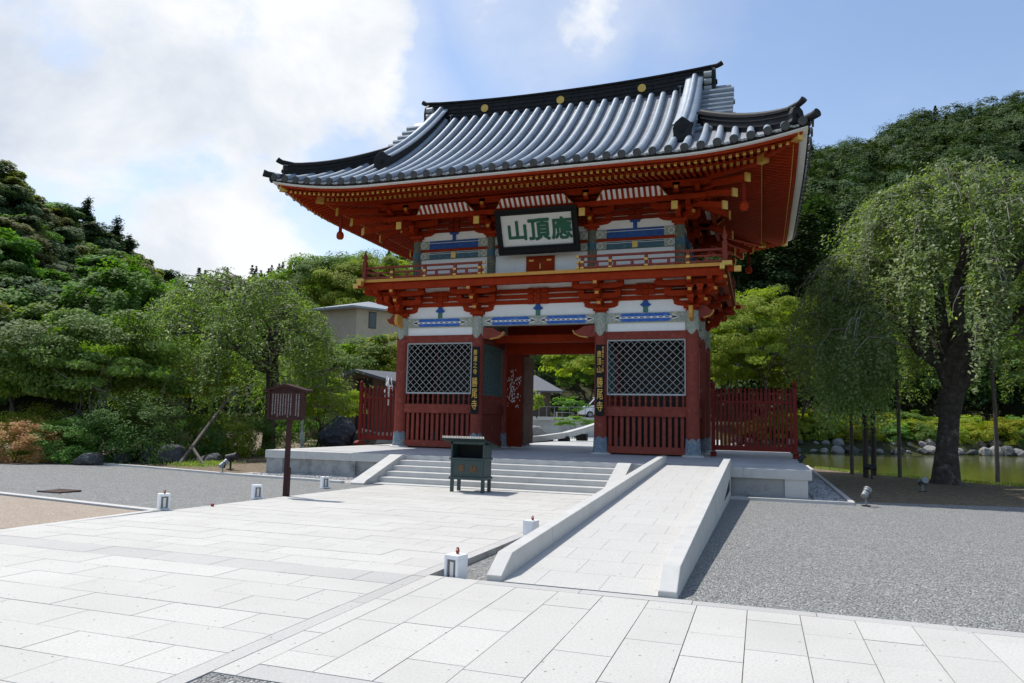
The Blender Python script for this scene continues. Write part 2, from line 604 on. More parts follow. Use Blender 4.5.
def leaves(P, size, aspect=.5, up=.6, droop=None, rng=RNG, sizevar=.35, out=None):
    """diamond shaped leaf quads at points P -> (V, F)"""
    n = len(P)
    nr = rng.normal(size=(n, 3))
    nr /= np.linalg.norm(nr, axis=1)[:, None]
    nr[:, 2] += up
    if out is not None:
        nr += out
    nr /= np.linalg.norm(nr, axis=1)[:, None] + 1e-9
    if droop is None:
        t = rng.normal(size=(n, 3))
    else:
        t = np.array([0, 0, -droop]) + rng.normal(size=(n, 3)) * .45
    a = t - nr * (t * nr).sum(1)[:, None]
    a /= np.linalg.norm(a, axis=1)[:, None] + 1e-9
    b = np.cross(nr, a)
    s = (size * (1 + sizevar * rng.uniform(-1, 1, n)))[:, None] if np.isscalar(size) else size[:, None]
    V = np.stack([P - a * s * .5, P + b * s * aspect * .5 - a * s * .05, P + a * s * .5, P - b * s * aspect * .5 - a * s * .05], 1).reshape(-1, 3)
    F = np.arange(4 * n).reshape(n, 4)
    return V, F


def clump_points(c, rad, n, nclump, clump_r, rng=RNG, shell=.55, flat=.55, bottom=-.45):
    """points gathered in clumps spread through the outer part of an ellipsoid"""
    c = np.array(c, float)
    rad = np.array(rad, float)
    d = rng.normal(size=(nclump * 3, 3))
    d /= np.linalg.norm(d, axis=1)[:, None]
    d = d[d[:, 2] > bottom][:nclump]
    k = len(d)
    rr = rng.uniform(shell, 1.0, k) ** .8
    rr *= 1 + .12 * rng.normal(size=k)
    cc = d * rr[:, None]
    w = rng.uniform(.5, 1.5, k)
    idx = rng.choice(k, n, p=w / w.sum())
    g = rng.normal(size=(n, 3))
    g /= np.linalg.norm(g, axis=1)[:, None]
    g *= (rng.uniform(0, 1, n) ** .4)[:, None]
    g[:, 2] *= flat
    sz = rng.uniform(.6, 1.3, k)
    P = cc[idx] + g * clump_r * sz[idx][:, None]
    return c + P * rad, d[idx]


# ================================================================== SETTING: plaza
YB0, YB1 = -18.7, -5.8


def sheet(name, poly, dz, m, z=None, kind='structure', thick=0):
    """flat ground sheet draped on the very gently falling plaza"""
    bm = bmesh.new()
    vs = [bm.verts.new((x, y, 0)) for x, y in poly]
    bm.faces.new(vs)
    if z is None:
        for yb in (YB0, YB1):
            bmesh.ops.bisect_plane(bm, geom=bm.verts[:] + bm.edges[:] + bm.faces[:], plane_co=(0, yb, 0), plane_no=(0, 1, 0))
    for v in bm.verts:
        v.co.z = (gz(v.co.y) if z is None else z) + dz
    bmesh.ops.recalc_face_normals(bm, faces=bm.faces)
    for f in bm.faces:
        if f.normal.z < 0:
            f.normal_flip()
    me = bpy.data.meshes.new(name)
    bm.to_mesh(me)
    bm.free()
    o = link_mesh(name, me, m)
    return tag(o, kind=kind)


def slabs(name, m, rects):
    """paving stones as separate raised quads with open joints; rects = (x0,x1,y0,y1)"""
    b = MB()
    for (x0, x1, y0, y1) in rects:
        g = .0035
        z0, z1 = gz(y0), gz(y1)
        j = random.uniform(-.0012, .0012)
        x0 += g; x1 -= g; y0 += g; y1 -= g
        b.hexa([(x0, y0, z0 - .012), (x1, y0, z0 - .012), (x1, y1, z1 - .012), (x0, y1, z1 - .012), (x0, y0, z0 + j), (x1, y0, z0 + j), (x1, y1, z1 + j), (x0, y1, z1 + j)])
    o = b.build(name, m)
    return tag(o, kind='structure')


XL, XS = -1.95, 4.38          # left paving: edge on the gravel, edge on the channel
rects, grey = [], []
# rows towards the viewer
y = -18.80
for k in range(-1, 17):
    y1 = -19.24 - .465 * k
    y0 = y1 - .465
    if k == -1:
        y0, y1 = -19.24, -18.80
    x = XS - (.89 if k % 2 == 0 else .45)
    xr = XS
    lst = grey if k == -1 else rects
    while xr > -9:
        lst.append((max(x, -9), xr, y0, y1))
        xr = x
        x -= .89
# left of x=XL only south of the tan gravel corner
rects = [r for r in rects] 
k = 0
y0 = -18.80
while y0 < -8.0:
    y1 = min(y0 + .465, -7.76)
    x = XS - (.89 if k % 2 == 0 else .45)
    xr = XS
    while xr > XL + .01:
        rects.append((max(x, XL), xr, y0, y1))
        xr = x
        x -= .89
    y0 = y1
    k += 1
# the slabs south of y=-18.8 run on only as far as the tan gravel's kerb
rects = [(max(a, XL), b, c, d) if b > XL and c > -26 else (a, b, c, d) for a, b, c, d in rects if b > XL + .05]
grey = [(max(a, XL), b, c, d) for a, b, c, d in grey if b > XL + .05]
slabs('paving_left', 'paving', rects)
slabs('paving_band', 'paving_grey', grey)
slabs('channel_kerb', 'paving_grey', [(XS, XS + .155, a, a + 1.2) for a in np.arange(-24.8, -8.2, 1.2)])
walk, bord = [], []
for kx in range(1, 28):
    x0 = 7.2695 + .4299 * (kx - 6)
    ya = -18.88
    first = True
    off = random.uniform(.2, .95)
    while ya > -21.66:
        L = off if first else random.choice([.62, .86, .98])
        yb = max(ya - L, -21.67)
        if yb + 21.67 < .25:
            yb = -21.67
        walk.append((x0, x0 + .4299, yb, ya))
        ya = yb
        first = False
ya = -18.72
while ya > -21.9:
    walk.append((XS + .155, 4.72, max(ya - 1.1, -21.9), ya))
    ya -= 1.1
ya = -18.72
while ya > -21.9:
    walk.append((4.72, 5.12, max(ya - .88, -21.67), ya))
    ya -= .88
slabs('walkway', 'paving', [w for w in walk if w[3] - w[2] > .05])
xx = 5.12
while xx < 17:
    bord.append((xx, xx + 1.05, -18.88, -18.72))
    bord.append((xx - .4, xx + .65, -21.90, -21.67))
    xx += 1.05
slabs('walkway_border', 'paving_grey', bord)
sheet('paving_joints', [(XL + .01, -26), (XS + .15, -26), (XS + .15, -7.7), (XL + .01, -7.7)], -.008, 'joint')
sheet('walkway_joints', [(XS + .16, -21.89), (18, -21.89), (18, -18.73), (XS + .16, -18.73)], -.008, 'joint')

# gravel, tan gravel, soil
sheet('gravel_right', [(7.0, -18.72), (22, -18.72), (22, -3.0), (13.6, -4.6), (9.92, -5.4), (9.92, -6.42), (7.0, -6.42)], -.012, 'gravel')
sheet('gravel_left', [(-40, -2.2), (-40, -9.9), (-2.05, -15.72), (-2.05, -26), (XL, -26), (XL, -7.86), (-3.3, -7.86), (-8.05, -7.1), (-12.4, -5.95)], -.012, 'gravel')
sheet('tan_ground', [(-40, -10.0), (-40, -27), (-2.12, -27), (-2.12, -15.84)], -.006, 'tan_gravel')
sheet('gravel_front', [(XS + .16, -27), (18, -27), (18, -21.9), (XS + .16, -21.9)], -.006, 'gravel')
sheet('gravel_channel', [(XS + .15, -18.70), (5.2, -18.70), (5.2, -7.7), (XS + .15, -7.7)], -.07, 'gravel')
# channel side
b = MB()
for ya, yb in ((-18.72, -13), (-13, -7.76)):
    b.poly([(XS + .156, ya, gz(ya) - .004), (XS + .156, yb, gz(yb) - .004), (XS + .156, yb, gz(yb) - .2), (XS + .156, ya, gz(ya) - .2)])
tag(b.build('channel_side', 'granite_stained'), kind='structure')
sheet('garden_soil', [(-90, 60), (-90, -20), (-40, -9.5), (-40, -2.3), (-12.4, -6.05), (-7.4, -7.2), (-7.4, 12), (-4.5, 12), (-4.5, 60)], -.02, 'soil')
sheet('pond_bank', [(9.92, -5.38), (13.6, -4.58), (22, -3.0), (60, 2), (60, 2.8), (22, 2.5), (16.3, 3.5), (14.3, 5.2), (11.5, 8.4), (10.2, 11), (9.92, 13)], -.015, 'soil')
sheet('pebble_strip_right', [(9.0, -6.42), (9.86, -6.42), (9.86, 13), (9.0, 13)], -.02, 'pebble_bed')


def kerb(name, pts, w=.14, h=.05, m='granite'):
    b = MB()
    for p, q in zip(pts[:-1], pts[1:]):
        P = Vector((p[0], p[1], gz(p[1]) + h / 2 - .05))
        Q = Vector((q[0], q[1], gz(q[1]) + h / 2 - .05))
        b.bar(P, Q, w, h + .10)
    return tag(b.build(name, m, bevel=.006), kind='structure')


kerb('kerb_left_far', [(-40, -2.2), (-12.4, -5.98), (-8.05, -7.13), (-3.2, -7.93)], .16, .05)
kerb('kerb_tan', [(-40, -9.95), (-9.2, -14.62), (-2.0, -15.76)], .16, .03)
kerb('kerb_tan_side', [(-2.04, -15.70), (-2.04, -26)], .16, .02)
kerb('kerb_right', [(7.08, -6.49), (9.93, -6.42)], .10, .06)
kerb('kerb_right_side', [(9.90, -6.36), (9.90, 12)], .12, .06)
sheet('pebble_strip_front', [(7.08, -6.44), (9.05, -6.38), (9.05, -5.7), (7.08, -5.7)], -.01, 'pebble_bed')
sheet('pebble_strip_left', [(-8.0, -7.05), (-3.1, -7.86), (-2.7, -7.86), (-2.7, -5.7), (-8.0, -5.7)], -.01, 'pebble_bed')
# shore behind the pond and yard behind the gate
sheet('rear_yard', [(-4.4, 10.5), (6.2, 10.5), (4.5, 40), (-30, 46), (-30, 34), (-4.4, 20)], 0, 'concrete', z=.47)
b = MB()
sh = [(-4, 46), (2, 40), (9, 40), (16, 43), (24, 48.5), (33, 52), (46, 52), (90, 44)]
b.grid([[(x, y, -.6) for x, y in sh], [(x + .4, y + 1.5, -.1) for x, y in sh], [(x + 1, y + 3.5, .6) for x, y in sh], [(x + 2, y + 7.5, 1.75) for x, y in sh], [(x + 3, y + 12, 2.1) for x, y in sh], [(x + 10, y + 60, 2.3) for x, y in sh]])
tag(b.build('far_bank', 'forest_floor', smooth='all'), kind='structure')
tag(MB().poly([(9.3, 2.2, -.46), (95, 2.2, -.46), (95, 60, -.46), (-4.4, 60, -.46), (-4.4, 12.8, -.46), (9.3, 12.8, -.46)]).build('pond', 'pond_water'), kind='structure')
# sloping bank edge into the water
b = MB()
edge = [(60, 2.8), (22, 2.5), (16.3, 3.5), (14.3, 5.2), (11.5, 8.4), (10.2, 11), (9.92, 13)]
b.grid([[(x, y, gz(y) - .015) for x, y in edge], [(x + .12, y + .25, -.34) for x, y in edge], [(x + .5, y + .7, -.62) for x, y in edge]])
tag(b.build('bank_edge', 'soil', smooth='all'), kind='structure')

# ---------------- hills as one terrain sheet
AZ0 = math.degrees(math.atan2(*(at(512, 420, 10) - Vector(CAMP)).xy))


def az_of(px):
    d = at(px, 420, 10) - Vector(CAMP)
    return math.degrees(math.atan2(d.x, d.y))


SKY_T = [  # photograph column, skyline row of the tree tops, foot distance, crest distance, tree height
    (-260, 45, 55, 120, 9), (-100, 95, 52, 115, 9), (0, 153, 50, 112, 9), (30, 180, 50, 112, 9), (60, 194, 50, 110, 9), (100, 212, 50, 108, 9), (125, 232, 50, 105, 9),
    (150, 260, 50, 100, 9), (178, 284, 55, 100, 9), (200, 271, 120, 290, 11), (270, 263, 120, 290, 11), (300, 262, 95, 240, 10), (350, 250, 95, 200, 10), (410, 236, 95, 200, 10),
    (520, 215, 95, 220, 10), (650, 190, 95, 260, 10), (745, 165, 95, 290, 10), (815, 142, 95, 300, 10), (880, 134, 100, 300, 10), (920, 110, 100, 300, 10),
    (1000, 95, 100, 300, 10), (1024, 88, 100, 300, 10), (1200, 50, 100, 300, 10), (1500, 40, 100, 300, 10)]
_ta = np.array([az_of(t[0]) for t in SKY_T])
_tt = []
for t in SKY_T:
    d = at(t[0], t[1], 1.0) - Vector(CAMP)
    _tt.append(d.z * t[3] + 1.6 - t[4])
_tt = np.array(_tt)
_t0 = np.array([t[2] for t in SKY_T], float)
_t1 = np.array([t[3] for t in SKY_T], float)


def hill(az, r):
    topz = np.interp(az, _ta, _tt)
    r0 = np.interp(az, _ta, _t0)
    r1 = np.interp(az, _ta, _t1)
    s = np.clip((r - r0) / (r1 - r0), 0, 1.15)
    s = np.where(s < 1, s * (.72 + .56 * s - .28 * s * s), 1 - (s - 1) * .5)
    wob = (np.sin(az * .9 + r * .035) + np.sin(az * .37 - r * .05 + 1)) * .035
    return -.9 + (topz + .9) * (s + wob * np.clip(s, 0, 1) * (1 - np.clip(s, 0, 1)) * 2)


azs = np.concatenate([np.arange(-80, 40, .6)])
rs = np.concatenate([[0, 20, 40], np.arange(45, 345, 6)])
A, RR = np.meshgrid(np.radians(azs), rs)
Z = hill(np.degrees(A), RR)
V = np.stack([CAMP[0] + RR * np.sin(A), CAMP[1] + RR * np.cos(A), Z], -1).reshape(-1, 3)
nr_, na_ = len(rs), len(azs)
I = np.arange(nr_ * na_).reshape(nr_, na_)
F = np.stack([I[:-1, :-1], I[:-1, 1:], I[1:, 1:], I[1:, :-1]], -1).reshape(-1, 4)
me = np_mesh('hills', V, F)
me.polygons.foreach_set('use_smooth', [True] * len(me.polygons))
tag(link_mesh('hills', me, 'forest_floor'), kind='structure')
g = MB().poly([(-1500, -1500, -.95), (1500, -1500, -.95), (1500, 1500, -.95), (-1500, 1500, -.95)])
tag(g.build('ground', 'forest_floor'), kind='structure')

# ================================================================== stone platform, steps, ramp
PX0, PX1, PY0, PY1, HP = -7.5, 9.05, -5.75, 11.0, .5465
plat = empty('stone_platform', (1, 2.5, -.2), 'broad grey granite platform with overhanging capstones under the red gate', 'platform')
MB().box(PX0 + .03, PX1 - .03, PY0 + .62, PY1, .296, HP - .005).build('cap_slab', 'granite', plat, bevel=.008)
xs_ = [PX0, -5.95, -4.3, -2.84, -1.2, .5, 2.3, 4.3, 5.9, 7.4, PX1]
for xa, xb in zip(xs_[:-1], xs_[1:]):
    MB().box(xa + .0015, xb - .0015, PY0, PY0 + .6185, .295, HP - .003 + random.uniform(-.001, .001)).build('capstone', 'granite', plat, bevel=.010)
for ya in np.arange(PY0 + .62, PY1, 1.75):
    for xa in (PX0 - .0, PX1 - .62):
        MB().box(xa, xa + .62, ya + .0015, min(ya + 1.75, PY1 + .02) - .0015, .2955, HP - .001).build('capstone', 'granite', plat, bevel=.010)
fl = MB()
for i, xa in enumerate(np.arange(PX0 + .63, PX1 - .64, .905)):
    ya = PY0 + .63 - (.45 if i % 2 else 0)
    while ya < PY1 - .3:
        y0_, y1_ = max(ya, PY0 + .63), min(ya + .9, PY1 - .3)
        fl.poly([(xa + .003, y0_ + .003, HP), (xa + .902, y0_ + .003, HP), (xa + .902, y1_ - .003, HP), (xa + .003, y1_ - .003, HP)])
        ya += .9
fl.build('floor_paving', 'granite_floor', plat)
w = MB()
w.box(PX0 + .12, PX1 - .12, PY0 + .12, PY1 - .12, -.4, .294)
w.build('retaining_wall', 'granite_stained', plat)
for x0 in (PX0 + .04, -4.7, 8.05 + .35):
    MB().box(x0, x0 + (.55 if x0 > -7 else .62), PY0 + .04, PY0 + .4, -.4, .293).build('corner_block', 'granite' if x0 > 5 else 'granite_stained', plat)
MB().box(PX0 + .03, PX1 - .03, PY0 + .03, PY1 - .03, -.4, -.155).build('plinth', 'granite_stained', plat)

st = empty('stone_steps', (.85, -6.8, -.17), 'wide flight of five pale granite steps with low sloping cheek walls', 'steps')
zb = gz(-7.76)
nst = 5
rise = (HP - zb) / (nst + .12)
for i in range(nst):
    zt = HP - rise * (i + 1) 
    MB().box(-2.42, 4.12, PY0 - .4 * (i + 1), PY0 - .4 * i + (.03 if i else -.002), zb - .2, zt + (0 if i < nst - 1 else 0)).build('step', 'granite_stained' if False else 'granite', st, bevel=.008)
for x0, x1 in ((-2.84, -2.42), (4.12, 4.50)):
    c = MB()
    zc = gz(-8.15)
    c.prism([(x0, PY0 - .001, HP + .012), (x0, PY0 - .18, HP + .012), (x0, -8.0, zc + .10), (x0, -8.12, zc + .03), (x0, -8.12, zc - .2), (x0, PY0 - .001, zc - .2)], (x1 - x0, 0, 0))
    c.build('cheek_wall', 'granite', st, bevel=.01)

rp = empty('stone_ramp', (6.1, -12, 0), 'long white granite ramp with raised kerb walls climbing right of the steps', 'ramp')
RY0, RY1 = -18.70, PY0 - .002
sb = MB()
for k, (ya) in enumerate(np.arange(RY0, RY1 - .2, .62)):
    yb = min(ya + .62, RY1)
    f = lambda yy: .004 + (yy - RY0) / (RY1 - RY0) * (HP - .004)
    xs_ = [5.335, 5.335 + .62 * (1 if k % 2 else .55), 5.335 + .62 * (2 if k % 2 else 1.6), 6.895]
    for xa, xb in zip(xs_[:-1], xs_[1:]):
        sb.hexa([(xa + .002, ya + .002, f(ya) - .02), (xb - .002, ya + .002, f(ya) - .02), (xb - .002, yb - .002, f(yb) - .02), (xa + .002, yb - .002, f(yb) - .02),
                 (xa + .002, ya + .002, f(ya)), (xb - .002, ya + .002, f(ya)), (xb - .002, yb - .002, f(yb)), (xa + .002, yb - .002, f(yb))])
sb.build('ramp_paving', 'paving_ramp', rp)
MB().prism([(5.2, RY0 + .02, -.3), (5.2, RY0 + .02, -.01), (5.2, RY1, HP - .016), (5.2, RY1, -.4)], (1.8, 0, 0)).build('ramp_core', 'granite_floor', rp)
f = lambda yy: (yy - RY0) / (PY0 - RY0) * HP
for x0, x1, yt in ((5.17, 5.335, -5.05), (6.895, 7.075, -5.35)):
    cuts = [RY0, RY0 + 1.9, RY0 + 4.0, RY0 + 6.1, RY0 + 8.2, RY0 + 10.3, PY0 - .002, yt]
    for i, (ya, yb) in enumerate(zip(cuts[:-1], cuts[1:])):
        g = .0025
        topz = lambda yy: min(.055 + (yy - RY0) / .34 * .18, f(min(yy, PY0)) + .222 if yy > RY0 + .33 else 9, HP + .215)
        ys = sorted({ya + (g if i else 0), yb - (g if i < 6 else 0)} | ({RY0 + .34} if i == 0 else set()))
        bot = lambda yy: (HP if i == 6 else -.3 - .0)
        kb = MB()
        kb.prism([(x0, yy, topz(yy)) for yy in ys] + [(x0, ys[-1], bot(ys[-1])), (x0, ys[0], bot(ys[0]))], (x1 - x0, 0, 0))
        kb.build('kerb_stone', 'granite', rp, bevel=.010)
# dark sheet painting the shade of a recess under the right kerb
MB().prism([(7.0765, -6.6, .02), (7.0765, -9.4, .02), (7.0765, -6.6, .30)], (.004, 0, 0)).build('recess_shade', 'stand_inside', rp)

# ================================================================== TEMPLE GATE
X4, X3, YD = 5.624, 2.402, 2.96
RC = .234
gate = empty('temple_gate', (0, YD, HP), 'two storey vermilion temple gate with a sweeping grey tiled roof and white panels', 'temple gate')

# ---- lower columns
for yy in (0, YD, 2 * YD):
    for xx in (-X4, -X3, X3, X4):
        c = MB().lathe(xx, yy, [(RC, .61), (RC, 5.6)], 24).build('column', 'brick_red', gate, smooth=True)
        MB().lathe(xx, yy, [(.38, HP - .02), (.38, HP + .03), (.33, HP + .065), (.30, HP + .065)], 24).build('base_stone', 'granite', c, smooth=True)
        # base band with scalloped top
        bb = MB()
        nn = 32
        rows = [[], [], []]
        for k in range(nn + 1):
            a = 2 * math.pi * k / nn
            zt = 1.05 + .13 * abs(math.cos(a * 3 + math.pi / 2)) ** .7
            rows[0].append((xx + .285 * math.cos(a), yy + .285 * math.sin(a), .612))
            rows[1].append((xx + .262 * math.cos(a), yy + .262 * math.sin(a), .8))
            rows[2].append((xx + .246 * math.cos(a), yy + .246 * math.sin(a), zt))
        bb.grid(rows).build('base_band', 'patina', c, smooth='all')
        cb = MB()
        rows = [[], []]
        for k in range(nn + 1):
            a = 2 * math.pi * k / nn
            zt = 4.97 - .20 * abs(math.cos(a * 2)) ** 1.2
            rows[0].append((xx + .243 * math.cos(a), yy + .243 * math.sin(a), zt))
            rows[1].append((xx + .243 * math.cos(a), yy + .243 * math.sin(a), 5.62))
        cb.grid(rows).build('cap_band', 'brocade', c, smooth='all')


def beam_paint(mb, x0, x1, y, z0, z1, face=-1, n=1):
    """blue field with white pointed ends and a white middle line on a painted beam"""
    segs = [(x0 + (x1 - x0) * i / n, x0 + (x1 - x0) * (i + 1) / n) for i in range(n)]
    bl, wh, dk = MB(), MB(), MB()
    t = .012 * face
    for a, b_ in segs:
        L = b_ - a
        p, q = a + .17 * L + .02, b_ - .17 * L - .02
        if n > 1:
            p, q = a + .16 * L, b_ - .14 * L
        zm = (z0 + z1) / 2
        h = (z1 - z0) / 2 - .025
        for (za, zb_) in ((zm + .035, zm + h), (zm - h, zm - .035)):
            s = -1 if za < zm else 1
            bl.prism([(p, y, za), (q, y, za), (q - .05, y, zb_), (p + .05, y, zb_)] if s > 0 else [(p + .05, y, za), (q - .05, y, za), (q, y, zb_), (p, y, zb_)], (0, t, 0))
        wh.prism([(p - .03, y, zm - .033), (q + .03, y, zm - .033), (q + .03, y, zm + .033), (p - .03, y, zm + .033)], (0, t * .8, 0))
        k = 8
        for i in range(k):
            xa = p + (q - p) * (i + .15) / k
            dk.box(xa, xa + (q - p) / k * .62, min(y, y + t), max(y, y + t), zm - .016, zm + .016)
        for xe, d in ((p - .03, -1), (q + .03, 1)):
            wh.prism([(xe, y, zm - h * .72), (xe + d * .20, y, zm - .03), (xe + d * .27, y, zm), (xe + d * .20, y, zm + .03), (xe, y, zm + h * .72), (xe + d * .10, y, zm)][::1], (0, t * .7, 0))
            dk.prism([(xe + d * .04, y, zm - .05), (xe + d * .24, y, zm), (xe + d * .04, y, zm + .05)], (0, t, 0))
    mb.add(bl, 1).add(wh, 2).add(dk, 3)


BAYS = [(-X4, -X3, 1), (-X3, X3, 2), (X3, X4, 1)]
for (a, b_, n_) in BAYS:
    for yy in (0, 2 * YD):
        f = -1 if yy == 0 else 1
        bm_ = MB().box(a + .1, b_ - .1, yy - .13, yy + .13, 5.245, 5.592)
        beam_paint(bm_, a + RC, b_ - RC, yy + f * .131, 5.245, 5.592, f, n_)
        bm_.build('painted_beam', ['brocade', 'blue_light', 'plaster', 'dark_wood'], gate)
        MB().box(a + .1, b_ - .1, yy - .05, yy + .05, 5.594, 6.9).build('plaster_panel', 'plaster', gate)
        # strut between the clusters
        xm = (a + b_) / 2
        s_ = MB().box(xm - .085, xm + .085, yy - .09, yy + .09, 5.594, 5.86)
        so_ = s_.build('strut', 'green_paint', gate)
        MB().prism([(xm - .20, yy - .10, 5.88), (xm - .11, yy - .10, 5.95), (xm - .07, yy - .10, 6.03), (xm + .07, yy - .10, 6.03), (xm + .11, yy - .10, 5.95), (xm + .20, yy - .10, 5.88), (xm + .11, yy - .10, 5.82), (xm - .11, yy - .10, 5.82)], (0, .2, 0)).build('strut_cap', 'blue', so_)
        # wall beams with white slits between
        for za, zb_ in ((6.055, 6.215), (6.262, 6.42), (6.468, 6.62)):
            MB().box(a + .1, b_ - .1, yy - .11, yy + .11, za, zb_).build('wall_beam', 'red', gate)
        blk = MB()
        for dx in ((-.0,) if n_ == 1 else (-.28, 0, .28)):
            for za in (6.04, 6.245, 6.45):
                blk.box(xm + dx - .11, xm + dx + .11, yy - .15, yy + .15, za, za + .19)
        if n_ == 1:
            for za in (6.245, 6.45):
                blk.box(xm - .33, xm - .13, yy - .15, yy + .15, za, za + .19).box(xm + .13, xm + .33, yy - .15, yy + .15, za, za + .19)
        blk.build('bearing_block', 'red', gate)

# ---- side bays of the front with slats, balusters and lattice
def lattice(parent, x0, x1, y, z0, z1, m, pitch=.272, axis='x', fr=.055, bar_=.011):
    P = (lambda u, z, d=0: (u, y + d, z)) if axis == 'x' else (lambda u, z, d=0: (y + d, u, z))
    lf = MB()
    w = x1 - x0
    h = z1 - z0
    k = round(w / pitch)
    pt = w / k
    pz = pt * 1.0
    nmax = int(k + h / pz) + 2
    for s in (1, -1):
        for i in range(-nmax, nmax + 1):
            # line u = x0 + i*pt + s*(z-z0)*pt/pz
            zz = []
            c0 = x0 + i * pt
            za, zb_ = z0, z1
            if s > 0:
                za = max(za, z0 + (x0 - c0)); zb_ = min(zb_, z0 + (x1 - c0))
            else:
                za = max(za, z0 + (c0 - x1)); zb_ = min(zb_, z0 + (c0 - x0))
            if zb_ - za < .03:
                continue
            ua, ub = c0 + s * (za - z0), c0 + s * (zb_ - z0)
            lf.bar(P(ua, za, .012 * s), P(ub, zb_, .012 * s), bar_ * 1.5 if axis != 'x' else .014, bar_, up=(0, 1, 0) if axis == 'x' else (1, 0, 0))
    ob = lf.build('lattice', m, parent)
    fm = MB()
    t = .035
    for (ua, ub, za, zb_) in ((x0, x1, z0 - fr, z0), (x0, x1, z1, z1 + fr), (x0 - fr, x0, z0 - fr, z1 + fr), (x1, x1 + fr, z0 - fr, z1 + fr)):
        if axis == 'x':
            fm.box(ua, ub, y - t, y + t, za, zb_)
        else:
            fm.box(y - t, y + t, ua, ub, za, zb_)
    fm.build('lattice_frame', m, ob)
    return ob


def balusters(x0, x1, y, z0, z1, n, axis='x'):
    b = MB()
    for i in range(n):
        u = x0 + (x1 - x0) * (i + .5) / n
        h = z1 - z0
        X, Y = (u, y) if axis == 'x' else (y, u)
        b.lathe(X, Y, [(.045, z0), (.05, z0 + h * .12), (.03, z0 + h * .25), (.058, z0 + h * .55), (.028, z0 + h * .72), (.05, z0 + h * .9), (.045, z1)], 8)
    return b


